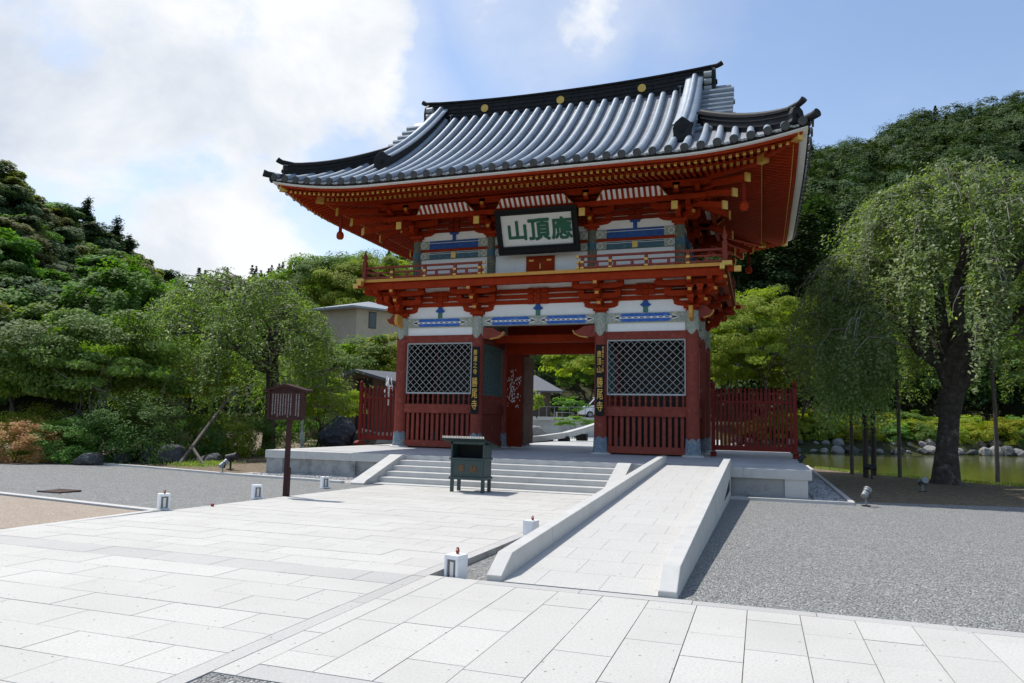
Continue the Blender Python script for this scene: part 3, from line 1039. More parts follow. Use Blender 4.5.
for sgn in (-1, 1):
    a, b_ = (X3, X4) if sgn > 0 else (-X4, -X3)
    x0, x1 = a + RC - .03, b_ - RC + .03
    for yy in (0.0,):
        MB().box(x0, x1, yy - .09, yy + .09, .60, .845).build('bottom_rail', 'brick_red', gate, bevel=.008)
        sl_ = MB()
        n_ = 13
        for i in range(n_):
            u = x0 + .04 + (x1 - x0 - .08) * (i + .5) / n_
            sl_.box(u - .058, u + .058, yy - .05, yy + .05, .845, 1.90)
        sl_.build('slat_panel', 'brick_red', gate, bevel=.006)
        MB().box(x0 - .02, x1 + .02, yy - .12, yy + .12, 1.90, 2.245).build('middle_rail', 'brick_red', gate, bevel=.01)
        balusters(x0, x1, yy, 2.245, 2.64, 13).build('baluster_row', 'brick_red', gate, smooth=True)
        lattice(gate, x0 + .06, x1 - .06, yy - .02, 2.70, 4.585, 'lattice_metal')
        MB().box(x0 - .02, x1 + .02, yy - .12, yy + .12, 4.642, 4.925).build('head_beam', 'brick_red', gate, bevel=.01)
        MB().box(x0 - .02, x1 + .02, yy - .05, yy + .05, 4.925, 5.245).build('plaster_panel', 'plaster', gate)
    # room behind: back wall and ceiling
    MB().box(x0, x1, YD - .06, YD + .06, .56, 5.9).build('back_wall', 'dark_wood', gate)  # dark wall colour stands in for the gloom behind the lattice
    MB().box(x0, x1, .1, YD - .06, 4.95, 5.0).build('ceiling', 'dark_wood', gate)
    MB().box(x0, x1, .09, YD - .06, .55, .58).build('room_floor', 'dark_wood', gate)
    # inner passage wall and outer side wall
    for xw, inner in ((sgn * X3, True), (sgn * X4, False)):
        ya, yb = RC - .03, YD - RC + .03
        MB().box(xw - .08, xw + .08, ya, yb, .60, .845).build('bottom_rail', 'brick_red', gate)
        sl_ = MB()
        for i in range(11):
            u = ya + .04 + (yb - ya - .08) * (i + .5) / 11
            sl_.box(xw - .045, xw + .045, u - .055, u + .055, .845, 1.90)
        sl_.build('slat_panel', 'brick_red', gate)
        MB().box(xw - .11, xw + .11, ya - .02, yb + .02, 1.90, 2.245).build('middle_rail', 'brick_red', gate)
        balusters(ya, yb, xw, 2.245, 2.64, 11, 'y').build('baluster_row', 'brick_red', gate, smooth=True)
        if not inner:
            MB().box(xw - sgn * .16 - .02, xw - sgn * .16 + .02, ya, yb, .6, 4.94).build('light_block_boards', 'dark_wood', gate)  # boards added behind the outer lattice to keep sunlight out of the room
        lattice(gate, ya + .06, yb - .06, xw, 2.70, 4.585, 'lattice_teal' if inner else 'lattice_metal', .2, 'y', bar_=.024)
        MB().box(xw - .11, xw + .11, ya - .02, yb + .02, 4.642, 4.925).build('head_beam', 'brick_red', gate)
        MB().box(xw - .05, xw + .05, ya - .02, yb + .02, 4.925, 5.245).build('plaster_panel', 'plaster', gate)
        MB().box(xw - .12, xw + .12, RC, 2 * YD - RC, 5.245, 5.59).build('side_beam', 'brocade', gate)
    # rear half side wall boards
    MB().box(sgn * X4 - .06, sgn * X4 + .06, YD + .2, 2 * YD - .2, .6, 5.245).build('side_boards', 'brick_red', gate)
    MB().box(sgn * X4 - .05, sgn * X4 + .05, .1, 2 * YD - .1, 5.594, 6.9).build('plaster_panel', 'plaster', gate)
    for za, zb_ in ((6.055, 6.215), (6.262, 6.42), (6.468, 6.62)):
        MB().box(sgn * X4 - .11, sgn * X4 + .11, .12, 2 * YD - .12, za, zb_).build('wall_beam', 'red', gate)
    # door frame, leaf swung back into the passage
    MB().box(min(sgn * 1.55, sgn * 2.3), max(sgn * 1.55, sgn * 2.3), YD - .10, YD + .10, .60, 4.42).build('door_jamb', 'red_dark', gate)
    lf = MB().box(sgn * 1.56 - .05, sgn * 1.56 + .05, YD + .12, YD + 1.45, .72, 4.38).build('door_leaf', 'door_wood', gate)
    for za in (1.0, 2.4, 3.9):
        MB().box(sgn * 1.56 - .075, sgn * 1.56 + .075, YD + .14, YD + 1.43, za, za + .18).build('door_ledge', 'door_wood', lf)
    # curved bracket noses beside the passage columns
    zc = 4.78
    nose = [(0, zc), (.30, zc - .03), (.62, zc + .02), (.80, zc + .12), (.86, zc + .24), (.74, zc + .22), (.62, zc + .27), (.45, zc + .38), (.25, zc + .40), (0, zc + .42)]
    nz_ = MB().prism([(sgn * (X3 - RC + .04 - u), -.09, z) for u, z in nose], (0, .18, 0)).build('bracket_nose', 'brick_red', gate)
    edge_ = [(.30, zc - .03), (.62, zc + .02), (.80, zc + .12), (.86, zc + .24)]
    eb = MB()
    for (u0, z0), (u1, z1) in zip(edge_[:-1], edge_[1:]):
        eb.bar((sgn * (X3 - RC + .04 - u0), 0, z0), (sgn * (X3 - RC + .04 - u1), 0, z1), .20, .035)
    eb.build('scroll_edge', 'ochre', nz_)
    # outward noses at the corner column
    n2 = MB().prism([(sgn * (X4 + RC - .03 + u * .62), -.08, z + .62) for u, z in nose], (0, .16, 0)).build('bracket_nose', 'brick_red', gate)
    eb = MB()
    for (u0, z0), (u1, z1) in zip(edge_[:-1], edge_[1:]):
        eb.bar((sgn * (X4 + RC - .03 + u0 * .62), 0, z0 + .62), (sgn * (X4 + RC - .03 + u1 * .62), 0, z1 + .62), .18, .035)
    eb.build('scroll_edge', 'ochre', n2)
# gilded front noses on the outer columns
for xx in (-X4, X4):
    MB().prism([(xx - .06, -RC, 5.22), (xx - .06, -RC - .42, 5.30), (xx - .06, -RC - .50, 5.45), (xx - .06, -RC - .44, 5.72), (xx - .06, -RC, 5.68)], (.14, 0, 0)).build('gilded_nose', 'ochre', gate, bevel=.02)
# passage beams
MB().box(-2.3, 2.3, YD - .13, YD + .13, 4.42, 4.95).build('door_lintel', 'red', gate, bevel=.015)
MB().box(-2.3, 2.3, YD - .12, YD + .12, 5.12, 5.62).build('door_lintel', 'red', gate, bevel=.015)
MB().box(-2.0, 2.0, YD - .03, YD + .03, 4.952, 5.118).build('transom_panel', 'dark_wood', gate)
MB().box(-2.2, 2.2, 1.35, 1.6, 4.75, 5.05).build('passage_beam', 'red', gate)
MB().box(-X3 + .1, X3 - .1, .14, 2 * YD - .14, 5.86, 5.9).build('passage_ceiling', 'red_dark', gate)
# votive slips pasted beside the left door
sl_ = MB()
for i in range(130):
    u, z = random.gauss(0, 1), random.random()
    xx = -1.93 + max(-.34, min(.34, u * .17))
    zz = 2.2 + 1.35 * z ** 1.2 + (.22 if abs(u) < .8 else 0)
    h = random.uniform(.03, .085)
    sl_.box(xx, xx + random.uniform(.012, .026), YD - .112, YD - .104, zz, zz + h)
tag(sl_.build('votive_slip', 'plaster', gate), kind='stuff')

# ---- bracket clusters
def cluster(name, px, py, dirs, z0, step, rise_, nlev=3, sc=1.0, wid=.62):
    """stepped bracket set on a column head. dirs = outward unit normals (one on a side, two at a corner)"""
    b, t = MB(), MB()
    b.prism([(px - .19 * sc, py - .19 * sc, z0), (px + .19 * sc, py - .19 * sc, z0), (px + .19 * sc, py + .19 * sc, z0), (px - .19 * sc, py + .19 * sc, z0)], (0, 0, .10))
    b.box(px - .27 * sc, px + .27 * sc, py - .27 * sc, py + .27 * sc, z0 + .10, z0 + .22)
    allp = list(dirs)
    if len(dirs) == 2:
        dg = (dirs[0][0] + dirs[1][0], dirs[0][1] + dirs[1][1])
        allp.append(dg)
    for d in dirs:
        tx, ty = -d[1], d[0]
        for k in range(nlev):
            off = step * k
            z = z0 + .20 + rise_ * k
            hw = (wid + .16 * k) * sc if len(dirs) == 1 else (wid + .30 * k) * sc
            cx, cy = px + d[0] * off, py + d[1] * off
            hh = rise_ * .62
            w = .085 * sc
            prof = [(-hw, hh), (-hw, hh * .45), (-hw * .8, hh * .12), (-hw * .5, 0), (hw * .5, 0), (hw * .8, hh * .12), (hw, hh * .45), (hw, hh)]
            b.prism([(cx + tx * u - d[0] * w, cy + ty * u - d[1] * w, z + zz) for u, zz in prof], (d[0] * 2 * w, d[1] * 2 * w, 0))
            for u in (-hw * .86, 0, hw * .86):
                q = .115 * sc
                b.obox((cx + tx * u, cy + ty * u, z + hh + (rise_ - hh) / 2 + .004), (q, 0, 0), (0, q, 0), (0, 0, (rise_ - hh) / 2))
    for d in allp:
        for k in range(nlev):
            z = z0 + .215 + rise_ * k
            dl = math.hypot(*d)
            u = (d[0] / dl, d[1] / dl)
            L = (step * (k + 1) + .16) * dl
            w = .08 * sc
            hh = rise_ * .60
            tx, ty = -u[1] * w, u[0] * w
            prof = [(-.15, hh), (L, hh), (L, hh * .42), (L - .10, hh * .1), (L - .26, 0), (-.15, 0)]
            b.prism([(px + u[0] * s_ - tx, py + u[1] * s_ - ty, z + zz) for s_, zz in prof], (2 * tx, 2 * ty, 0))
            t.obox((px + u[0] * (L + .008), py + u[1] * (L + .008), z + hh * .70), (u[0] * .012, u[1] * .012, 0), (tx * .8, ty * .8, 0), (0, 0, hh * .27))
            if dl > 1:
                q = .12 * sc
                b.obox((px + u[0] * (L - .2), py + u[1] * (L - .2), z + hh + .06), (q, 0, 0), (0, q, 0), (0, 0, .06))
            else:
                q = .12 * sc
                b.obox((px + u[0] * (L - .14), py + u[1] * (L - .14), z + hh + .055), (q, 0, 0), (0, q, 0), (0, 0, .055))
    b.add(t, 1)
    return b.build(name, ['red', 'ochre'], gate)


for yy in (0, YD, 2 * YD):
    for xx in (-X4, -X3, X3, X4):
        dirs = []
        if xx == -X4:
            dirs.append((-1, 0))
        if xx == X4:
            dirs.append((1, 0))
        if yy == 0:
            dirs.append((0, -1))
        if yy == 2 * YD:
            dirs.append((0, 1))
        if dirs:
            cluster('bracket_set', xx, yy, dirs, 5.60, .34, .31)

# ---- balcony
BO = 1.25
bx, by0, by1 = X4 + BO, -BO, 2 * YD + BO
bal = MB().box(-bx, bx, by0, by1, 6.90, 6.91).build('balcony_floor', 'red_dark', gate)
eb = MB()
for (x0, x1, y0, y1) in ((-bx, bx, by0, by0 + .14), (-bx, bx, by1 - .14, by1), (-bx, -bx + .14, by0 + .14, by1 - .14), (bx - .14, bx, by0 + .14, by1 - .14)):
    eb.box(x0, x1, y0, y1, 6.912, 7.035)
eb.build('edge_beam', 'ochre', bal, bevel=.01)
kb = MB()
for o_, z0, z1 in ((.10, 6.63, 6.90), (.20, 6.44, 6.655)):
    x, y0, y1 = bx - o_, by0 + o_, by1 - o_
    w_ = .16
    if o_ > .15:
        continue
    kb.box(-x, x, y0, y0 + w_, z0, z1).box(-x, x, y1 - w_, y1, z0, z1).box(-x, -x + w_, y0 + w_, y1 - w_, z0, z1).box(x - w_, x, y0 + w_, y1 - w_, z0, z1)
kb.build('carrying_beam', 'red', bal, bevel=.01)
# crossing beam ends at the corners with gilt sleeves
for sx in (-1, 1):
    for (yc, sy) in ((by0, -1), (by1, 1)):
        ce, cg = MB(), MB()
        ce.box(min(sx * bx, sx * (bx + .40)), max(sx * bx, sx * (bx + .40)), yc - sy * .14 - .06, yc - sy * .14 + .06, 6.74, 6.90)
        cg.box(min(sx * (bx + .22), sx * (bx + .44)), max(sx * (bx + .22), sx * (bx + .44)), yc - sy * .14 - .075, yc - sy * .14 + .075, 6.73, 6.91)
        ce.box(sx * (bx - .14) - .06, sx * (bx - .14) + .06, min(yc, yc + sy * .4), max(yc, yc + sy * .4), 6.74, 6.90)
        cg.box(sx * (bx - .14) - .075, sx * (bx - .14) + .075, min(yc + sy * .22, yc + sy * .44), max(yc + sy * .22, yc + sy * .44), 6.73, 6.91)
        cg.box(sx * bx - .16 + .0, sx * bx + .16, yc - .16, yc + .16, 6.905, 7.05)
        ce.add(cg, 1)
        ce.build('corner_beam_ends', ['red', 'gold'], bal)
# railing
rl = MB()
rg = MB()
ro = .07
rx, ry0, ry1 = bx - ro, by0 + ro, by1 - ro
front = [(-rx - .02, -1.78), (1.78, rx + .02)]
for z, h in ((7.095, .07), (7.29, .055), (7.49, .075)):
    ext = .16 if z > 7.4 else 0.03
    for (a, b_) in front:
        rl.box(a, b_, ry0 - h / 2, ry0 + h / 2, z - h / 2, z + h / 2)
        xe = b_ if a < 0 else a
        rg.box(xe - .05, xe + .05, ry0 - h / 2 - .008, ry0 + h / 2 + .008, z - h / 2 - .008, z + h / 2 + .008)
    rl.box(-rx, rx, ry1 - h / 2, ry1 + h / 2, z - h / 2, z + h / 2)
    for sx in (-1, 1):
        rl.box(sx * rx - h / 2, sx * rx + h / 2, ry0, ry1, z - h / 2 + .002, z + h / 2 - .002)
xp = [-5.6, -4.2, -2.95, -1.95, 1.95, 2.95, 4.2, 5.6]
for x in xp:
    rl.box(x - .055, x + .055, ry0 - .05, ry0 + .05, 7.04, 7.46)
    rg.box(x - .06, x + .06, ry0 - .062, ry0 - .045, 7.25, 7.33)
    rg.box(x - .06, x + .06, ry0 - .062, ry0 - .045, 7.05, 7.11)
for x in np.arange(-6.2, 6.5, .62):
    if abs(x) > 1.8:
        rl.box(x - .05, x + .05, ry0 - .03, ry0 + .03, 7.10, 7.28)
for x in np.arange(-6, 6.1, 1.5):
    rl.box(x - .055, x + .055, ry1 - .05, ry1 + .05, 7.04, 7.46)
for yv in np.arange(.2, 6.6, 1.1):
    for sx in (-1, 1):
        rl.box(sx * rx - .05, sx * rx + .05, yv - .05, yv + .05, 7.04, 7.46)
for sx in (-1, 1):
    for yv in (ry0, ry1):
        rl.box(sx * rx - .075, sx * rx + .075, yv - .075, yv + .075, 7.04, 7.72)
        rl.lathe(sx * rx, yv, [(.085, 7.72), (.085, 7.76), (.05, 7.80), (.05, 7.84), (.09, 7.90), (.085, 7.96), (.045, 8.06), (.02, 8.20)], 10)
rl.add(rg, 1)
rl.build('railing', ['brick_red', 'gold'], bal)

# ---- upper storey
UX, UY0, UY1 = 5.2, .2, 2 * YD - .2
for yy in (UY0, YD, UY1):
    for xx in (-UX, -2.0, 2.0, UX):
        if yy == YD and abs(xx) < 3:
            continue
        c = MB().lathe(xx, yy, [(.185, 6.91), (.185, 8.8)], 18).build('upper_column', 'brocade_dark', gate, smooth=True)
        MB().lathe(xx, yy, [(.195, 8.02), (.195, 8.30)], 18).build('gilt_band', 'teal', c, smooth=True)
up = MB().box(-UX, UX, UY0 - .04, UY0 + .04, 6.92, 9.95).box(-UX, UX, UY1 - .04, UY1 + .04, 6.92, 9.95).box(-UX - .04, -UX + .04, UY0, UY1, 6.92, 9.95).box(UX - .04, UX + .04, UY0, UY1, 6.92, 9.95)
up.build('upper_wall', 'plaster', gate)
MB().box(-UX - .6, UX + .6, UY0 - .6, UY1 + .6, 9.97, 10.02).build('upper_ceiling', 'red_dark', gate)
for (a, b_) in ((-UX, -2.0), (-2.0, 2.0), (2.0, UX)):
    for (z0, z1, m_) in ((8.43, 8.765, 'blue'), (8.02, 8.29, 'teal')):
        bo = MB().box(a + .1, b_ - .1, UY0 - .10, UY0 + .05, z0, z1)
        wt = MB()
        zm = (z0 + z1) / 2
        for xe, d in ((a + .30, 1), (b_ - .30, -1)):
            q = .12
            for s1 in (1, -1):
                wt.bar((xe - q, UY0 - .106, zm), (xe, UY0 - .106, zm + s1 * q), .016, .028, up=(0, 1, 0))
                wt.bar((xe + q, UY0 - .106, zm), (xe, UY0 - .106, zm + s1 * q), .016, .028, up=(0, 1, 0))
        wt.box(a + .5, b_ - .5, UY0 - .112, UY0 - .10, zm + .07, zm + .085)
        bo.add(wt, 1)
        for xa, xb in ((a + .10, a + .55), (b_ - .55, b_ - .10)):
            bo.add(MB().box(xa, xb, UY0 - .1035, UY0 - .099, z0 + .002, z1 - .002), 3)
        if m_ == 'teal':
            bo.add(MB().box((a + b_) / 2 - .10, (a + b_) / 2 + .10, UY0 - .115, UY0 - .10, z0 + .02, z1 - .02), 2)
        bo.build('painted_beam', [m_, 'plaster', 'gold', 'brocade'], gate)
    MB().box(a + .1, b_ - .1, UY0 - .07, UY0 + .04, 8.325, 8.428).build('red_fillet', 'red', gate)
    xm = (a + b_) / 2
    MB().box(xm - .07, xm + .07, UY0 - .09, UY0, 8.767, 9.02).box(xm - .18, xm + .18, UY0 - .10, UY0, 9.0, 9.07).build('strut', 'blue', gate)
    for za, zb_ in ((9.10, 9.235), (9.275, 9.47), (9.51, 9.68)):
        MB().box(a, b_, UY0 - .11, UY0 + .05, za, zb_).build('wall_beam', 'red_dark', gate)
    bk = MB()
    for dx in (-.13, .13):
        for za in (9.08, 9.26, 9.49):
            bk.box(xm + dx - .10, xm + dx + .10, UY0 - .15, UY0, za, za + .2)
    bk.build('bearing_block', 'red_dark', gate)
for (xw) in (-UX, UX):
    s = 1 if xw > 0 else -1
    for (z0, z1, m_) in ((8.43, 8.765, 'blue'), (8.02, 8.29, 'teal'), (9.10, 9.235, 'red_dark'), (9.275, 9.47, 'red_dark'), (9.51, 9.68, 'red_dark')):
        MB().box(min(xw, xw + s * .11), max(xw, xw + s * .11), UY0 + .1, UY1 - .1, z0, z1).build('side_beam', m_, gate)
dr = MB().box(-.56, .56, UY0 - .09, UY0 - .03, 6.95, 7.92).build('upper_door', 'red', gate)
MB().box(-.012, .012, UY0 - .098, UY0 - .088, 6.95, 7.9).build('door_gap', 'dark_wood', dr)
MB().box(-.44, -.26, UY0 - .10, UY0 - .088, 7.72, 7.79).box(.26, .44, UY0 - .10, UY0 - .088, 7.72, 7.79).box(-.02, .02, UY0 - .104, UY0 - .088, 7.42, 7.62).build('door_fitting', 'gold', dr)
for yy in (UY0, YD, UY1):
    for xx in (-UX, -2.0, 2.0, UX):
        dirs = []
        if xx == -UX:
            dirs.append((-1, 0))
        if xx == UX:
            dirs.append((1, 0))
        if yy == UY0:
            dirs.append((0, -1))
        if yy == UY1:
            dirs.append((0, 1))
        if dirs:
            o = cluster('bracket_set', xx, yy, dirs, 8.77, .36, .345, wid=.72)
            for d in dirs + ([(dirs[0][0] + dirs[1][0], dirs[0][1] + dirs[1][1])] if len(dirs) == 2 else []):
                dv = Vector((d[0], d[1], 0)).normalized()
                sd = dv.cross(Vector((0, 0, 1)))
                for (s0_, za, zb_) in (((1.72, 9.75, 9.02),) if abs(d[0]) + abs(d[1]) < 1.5 else ((1.62, 9.60, 8.92), (1.95, 9.9, 9.22), (2.36, 10.1, 9.56))):
                    q = MB()
                    p0 = Vector((xx, yy, za))
                    p1 = Vector((xx + d[0] * s0_, yy + d[1] * s0_, zb_))
                    q.bar(p0, p1, .16, .19)
                    q.add(MB().obox(p1 + dv * .01, dv * .03, sd * .105, Vector((0, 0, .14))), 1)
                    q.build('tail_rafter', ['red', 'gold'], o)
# carrying purlin and striped coves
VW = 4.07


def side_map(side):
    if side == 'F':
        return lambda u, v, z: (u, UY0 - v, z), UX
    if side == 'B':
        return lambda u, v, z: (-u, UY1 + v, z), UX
    if side == 'R':
        return lambda u, v, z: (UX + v, YD + u, z), (UY1 - UY0) / 2
    return lambda u, v, z: (-UX - v, YD - u, z), (UY1 - UY0) / 2


UPT = .48


def upt(u, v, hu):
    cc = max(0.0, abs(u) - hu)
    return UPT * (cc / VW) ** 2 * max(0, v / VW)


eaves = {}
for side in 'FBRL':
    M, hu = side_map(side)
    P = MB()
    for (v0, w_, z0, z1) in ((1.12, .2, 9.86, 10.06),):
        P.hexa([M(-hu - v0, v0 - .1, z0), M(hu + v0, v0 - .1, z0), M(hu + v0, v0 + .1, z0), M(-hu - v0, v0 + .1, z0), M(-hu - v0, v0 - .1, z1), M(hu + v0, v0 - .1, z1), M(hu + v0, v0 + .1, z1), M(-hu - v0, v0 + .1, z1)])
    P.build('eave_purlin', 'red', gate)
    # coved boards, white with red ribs
    if side in 'FB':
        spans = [(-4.75, -2.35), (-1.45, 1.50), (2.38, 4.90)]
    else:
        spans = [(-1.9, -.4), (.4, 1.9)]
    for a, b_ in spans:
        cv, rb, ge = MB(), MB(), MB()
        r_ = .28
        va, vb, za, zb_ = 1.10, 1.38, 9.57, 9.86
        cv.poly([M(a, va, za), M(b_, va, za), M(b_ - r_, vb, zb_), M(a + r_, vb, zb_)])
        cv.poly([M(a, va, za), M(b_, va, za), M(b_, va - .3, za), M(a, va - .3, za)])
        nb = max(8, int((b_ - a) / .185))
        for i in range(nb + 1):
            u = a + (b_ - a) * i / nb
            cl = min(1, max(0, min(u - a, b_ - u) / r_))
            if cl < .05:
                continue
            rb.bar(M(u, va + .012, za - .008), M(u, va + .012 + (vb - va) * cl, za - .008 + (zb_ - za) * cl), .085, .03, up=(0, 0, 1))
        ge.bar(M(a - .02, va + .02, za - .02), M(a + r_, vb + .02, zb_ - .0), .014, .03)
        ge.bar(M(b_ + .02, va + .02, za - .02), M(b_ - r_, vb + .02, zb_ - .0), .014, .03)
        cv.add(rb, 1).add(ge, 2)
        cv.build('ribbed_cove', ['plaster', 'red', 'gold'], gate)
    bb = MB()
    bb.hexa([M(-hu - 1.0, 1.0, 9.40), M(hu + 1.0, 1.0, 9.40), M(hu + 1.0, 1.14, 9.40), M(-hu - 1.0, 1.14, 9.40), M(-hu - 1.0, 1.0, 9.57), M(hu + 1.0, 1.0, 9.57), M(hu + 1.0, 1.14, 9.57), M(-hu - 1.0, 1.14, 9.57)])
    bb.build('carrying_beam', 'red', gate)
    # soffit boards above the rafters
    us = np.linspace(-1, 1, 61)

    def zbase(v):
        return 9.745 + .225 * (2.8 - v)

    def zfly(v):
        return 9.665 + .26 * (3.7 - v)
    rows = []
    for v in (0.0, .9, 1.8, 2.75):
        rows.append([M(t * (hu + v), v, zbase(v) + .115 + upt(t * (hu + v), v, hu)) for t in us])
    rows2 = []
    for v in (2.70, 3.1, 3.5, 3.86):
        rows2.append([M(t * (hu + v), v, zfly(v) + .105 + upt(t * (hu + v), v, hu)) for t in us])
    so_ = MB().grid(rows).grid(rows2).build('soffit_boards', 'red', gate)
    br, bt, fr_, ft = MB(), MB(), MB(), MB()
    sp = .2055
    k = int((hu + VW) / sp)
    dn = Vector(M(0, 1, 0)) - Vector(M(0, 0, 0))
    sd = Vector(M(1, 0, 0)) - Vector(M(0, 0, 0))
    for i in range(-k, k + 1):
        u = (i + .5) * sp
        cc = max(0, abs(u) - hu)
        if cc < 2.62:
            va = max(.0, cc)
            br.bar(M(u, va, zbase(va) + .055 + upt(u, va, hu)), M(u, 2.8, zbase(2.8) + .055 + upt(u, 2.8, hu)), .095, .11)
            e = M(u, 2.8, zbase(2.8) + .055 + upt(u, 2.8, hu))
            bt.obox(Vector(e) + dn * .006, dn * .012, sd * .05, Vector((0, 0, .058)))
        if cc < 3.55:
            va = max(2.6, cc)
            fr_.bar(M(u, va, zfly(va) + .05 + upt(u, va, hu)), M(u, 3.7, zfly(3.7) + .05 + upt(u, 3.7, hu)), .085, .10)
            e = M(u, 3.7, zfly(3.7) + .05 + upt(u, 3.7, hu))
            ft.obox(Vector(e) + dn * .006, dn * .012, sd * .045, Vector((0, 0, .052)))
    br.add(bt, 1)
    br.build('base_rafters', ['red', 'gold'], gate)
    fr_.add(ft, 1)
    fr_.build('flying_rafters', ['red', 'gold'], gate)
    # long boards along the eave that follow its rise at the corners

    def strip(v0, v1, z0, z1, name, m_, n=60):
        b = MB()
        a0, a1, a2, a3 = [], [], [], []
        for t in np.linspace(-1, 1, n + 1):
            a0.append(M(t * (hu + v0), v0, z0 + upt(t * (hu + v0), v0, hu)))
            a1.append(M(t * (hu + v1), v1, z0 + upt(t * (hu + v1), v1, hu)))
            a2.append(M(t * (hu + v1), v1, z1 + upt(t * (hu + v1), v1, hu)))
            a3.append(M(t * (hu + v0), v0, z1 + upt(t * (hu + v0), v0, hu)))
        b.grid([a0, a1, a2, a3, a0])
        return b.build(name, m_, gate)
    strip(2.62, 2.78, zbase(2.78) + .11, zbase(2.78) + .20, 'rafter_beam', 'red')
    strip(3.56, 3.95 if side in 'FB' else 3.78, 9.765, 9.842, 'eave_fascia', 'red')
    strip(3.94 if side in 'FB' else 3.72, 4.09, 9.844, 9.89, 'eave_edge', 'plaster')
    strip(3.5, 4.14, 9.907, 9.975, 'tile_bed', 'tile_dark')

# hip rafters on the four diagonals with gilt ends, and the hanging wind bells
for sx in (-1, 1):
    for (yc, sy) in ((UY0, -1), (UY1, 1)):
        h = MB()
        P = lambda s, z: Vector((sx * (UX + s), yc + sy * s, z))
        h.bar(P(0, 10.2), P(2.86, 9.80 + UPT * .33), .2, .26)
        h.bar(P(2.4, 9.98), P(3.80, 9.73 + UPT * .9), .18, .22)
        d = Vector((sx, sy, 0)).normalized()
        sd = d.cross(Vector((0, 0, 1)))
        h.add(MB().obox(P(2.84, 9.80 + UPT * .33), d * .14, sd * .115, Vector((0, 0, .15))).obox(P(3.80, 9.74 + UPT * .9), d * .14, sd * .10, Vector((0, 0, .13))), 1)
        h.build('hip_rafter', ['red', 'gold'], gate)
        bl = MB()
        q = P(2.25, 8.46)
        bl.bar((q.x, q.y, 9.5), (q.x, q.y, 8.80), .10, .08)
        bo = bl.build('bell_hanger', 'red_dark', gate)
        MB().lathe(q.x, q.y, [(.05, 8.82), (.11, 8.77), (.145, 8.68), (.14, 8.56), (.09, 8.50)], 14).build('wind_bell', 'red', bo, smooth=True)

# ---- tiled roof
EV = 4.15                       # eave edge beyond the upper wall
HY = (UY1 - UY0) / 2            # half depth of the upper walls
XG, XV = 6.25, 6.95             # gable wall, verge


def surf(t, cc=0.0):
    return 10.0 + .50 * t + .0356 * t * t + UPT * (max(0, cc) / VW) ** 2 * max(0, 1 - t / 3.2)


roof = MB()
TR = HY + EV                    # run from eave to ridge
for side in 'FB':
    M, hu = side_map(side)
    us = list(np.linspace(-XV, XV, 57))
    ts = np.linspace(0, TR, 22)
    roof.grid([[M(u, EV - t, surf(t, abs(u) - hu)) for u in us] for t in ts])
    for s in (-1, 1):
        rows = []
        for q in np.linspace(0, 1, 10):
            row = []
            for w_ in np.linspace(0, 1, 10):
                u = XV + (UX + EV - XV) * w_
                t = q * (UX + EV - u)
                row.append(M(s * u, EV - t, surf(t, u - hu)))
            rows.append(row)
        roof.grid(rows)
for side in 'RL':
    M, hu = side_map(side)
    tg = UX + EV - XG
    rows = []
    for t in np.linspace(0, tg, 12):
        L = hu + EV - t
        rows.append([M(L * w_, EV - t, surf(t, L * abs(w_) - hu)) for w_ in np.linspace(-1, 1, 41)])
    roof.grid(rows)
ro_ = roof.build('tiled_roof', 'tile_pan', gate, smooth='all')
# rows of round cover tiles
tp = .481
for side in 'FBRL':
    M, hu = side_map(side)
    tb, ends, lips = MB(), MB(), MB()
    half = hu + EV
    k = int((half - .15) / tp)
    for i in range(-k, k + 1):
        u = i * tp
        if side in 'FB':
            tm = TR - .28 if abs(u) < XV - .9 else (half - abs(u))
        else:
            tm = min(UX + EV - XG, half - abs(u))
        if tm < .15:
            continue
        nseg = max(2, int(tm / .42))
        pts = [M(u, EV + .05 - t, surf(max(t, 0), abs(u) - hu) + .06) for t in np.linspace(-.0, tm, nseg + 1)]
        tb.tube(pts, .118, 12)
        e0 = Vector(M(u, EV + .05, surf(0, abs(u) - hu) + .035))
        dn = Vector(M(0, 1, 0)) - Vector(M(0, 0, 0))
        ends.tube([e0 + dn * .0, e0 + dn * .05], .130, 14)
        # drip tile between
        u2 = u + tp / 2
        if abs(u2) < half - .1:
            for du in (-.09, 0.0, .09):
                lips.bar(M(u2 + du - .05, EV + .03, surf(0, abs(u2) - hu) - .022 - .02 * (1 - abs(du) * 8)), M(u2 + du + .05, EV + .03, surf(0, abs(u2) - hu) - .022 - .02 * (1 - abs(du) * 8)), .05, .05)
    tb.add(ends, 1).add(lips, 2)
    tb.build('cover_tiles', ['tile', 'tile_end', 'tile_light'], ro_, smooth=True)

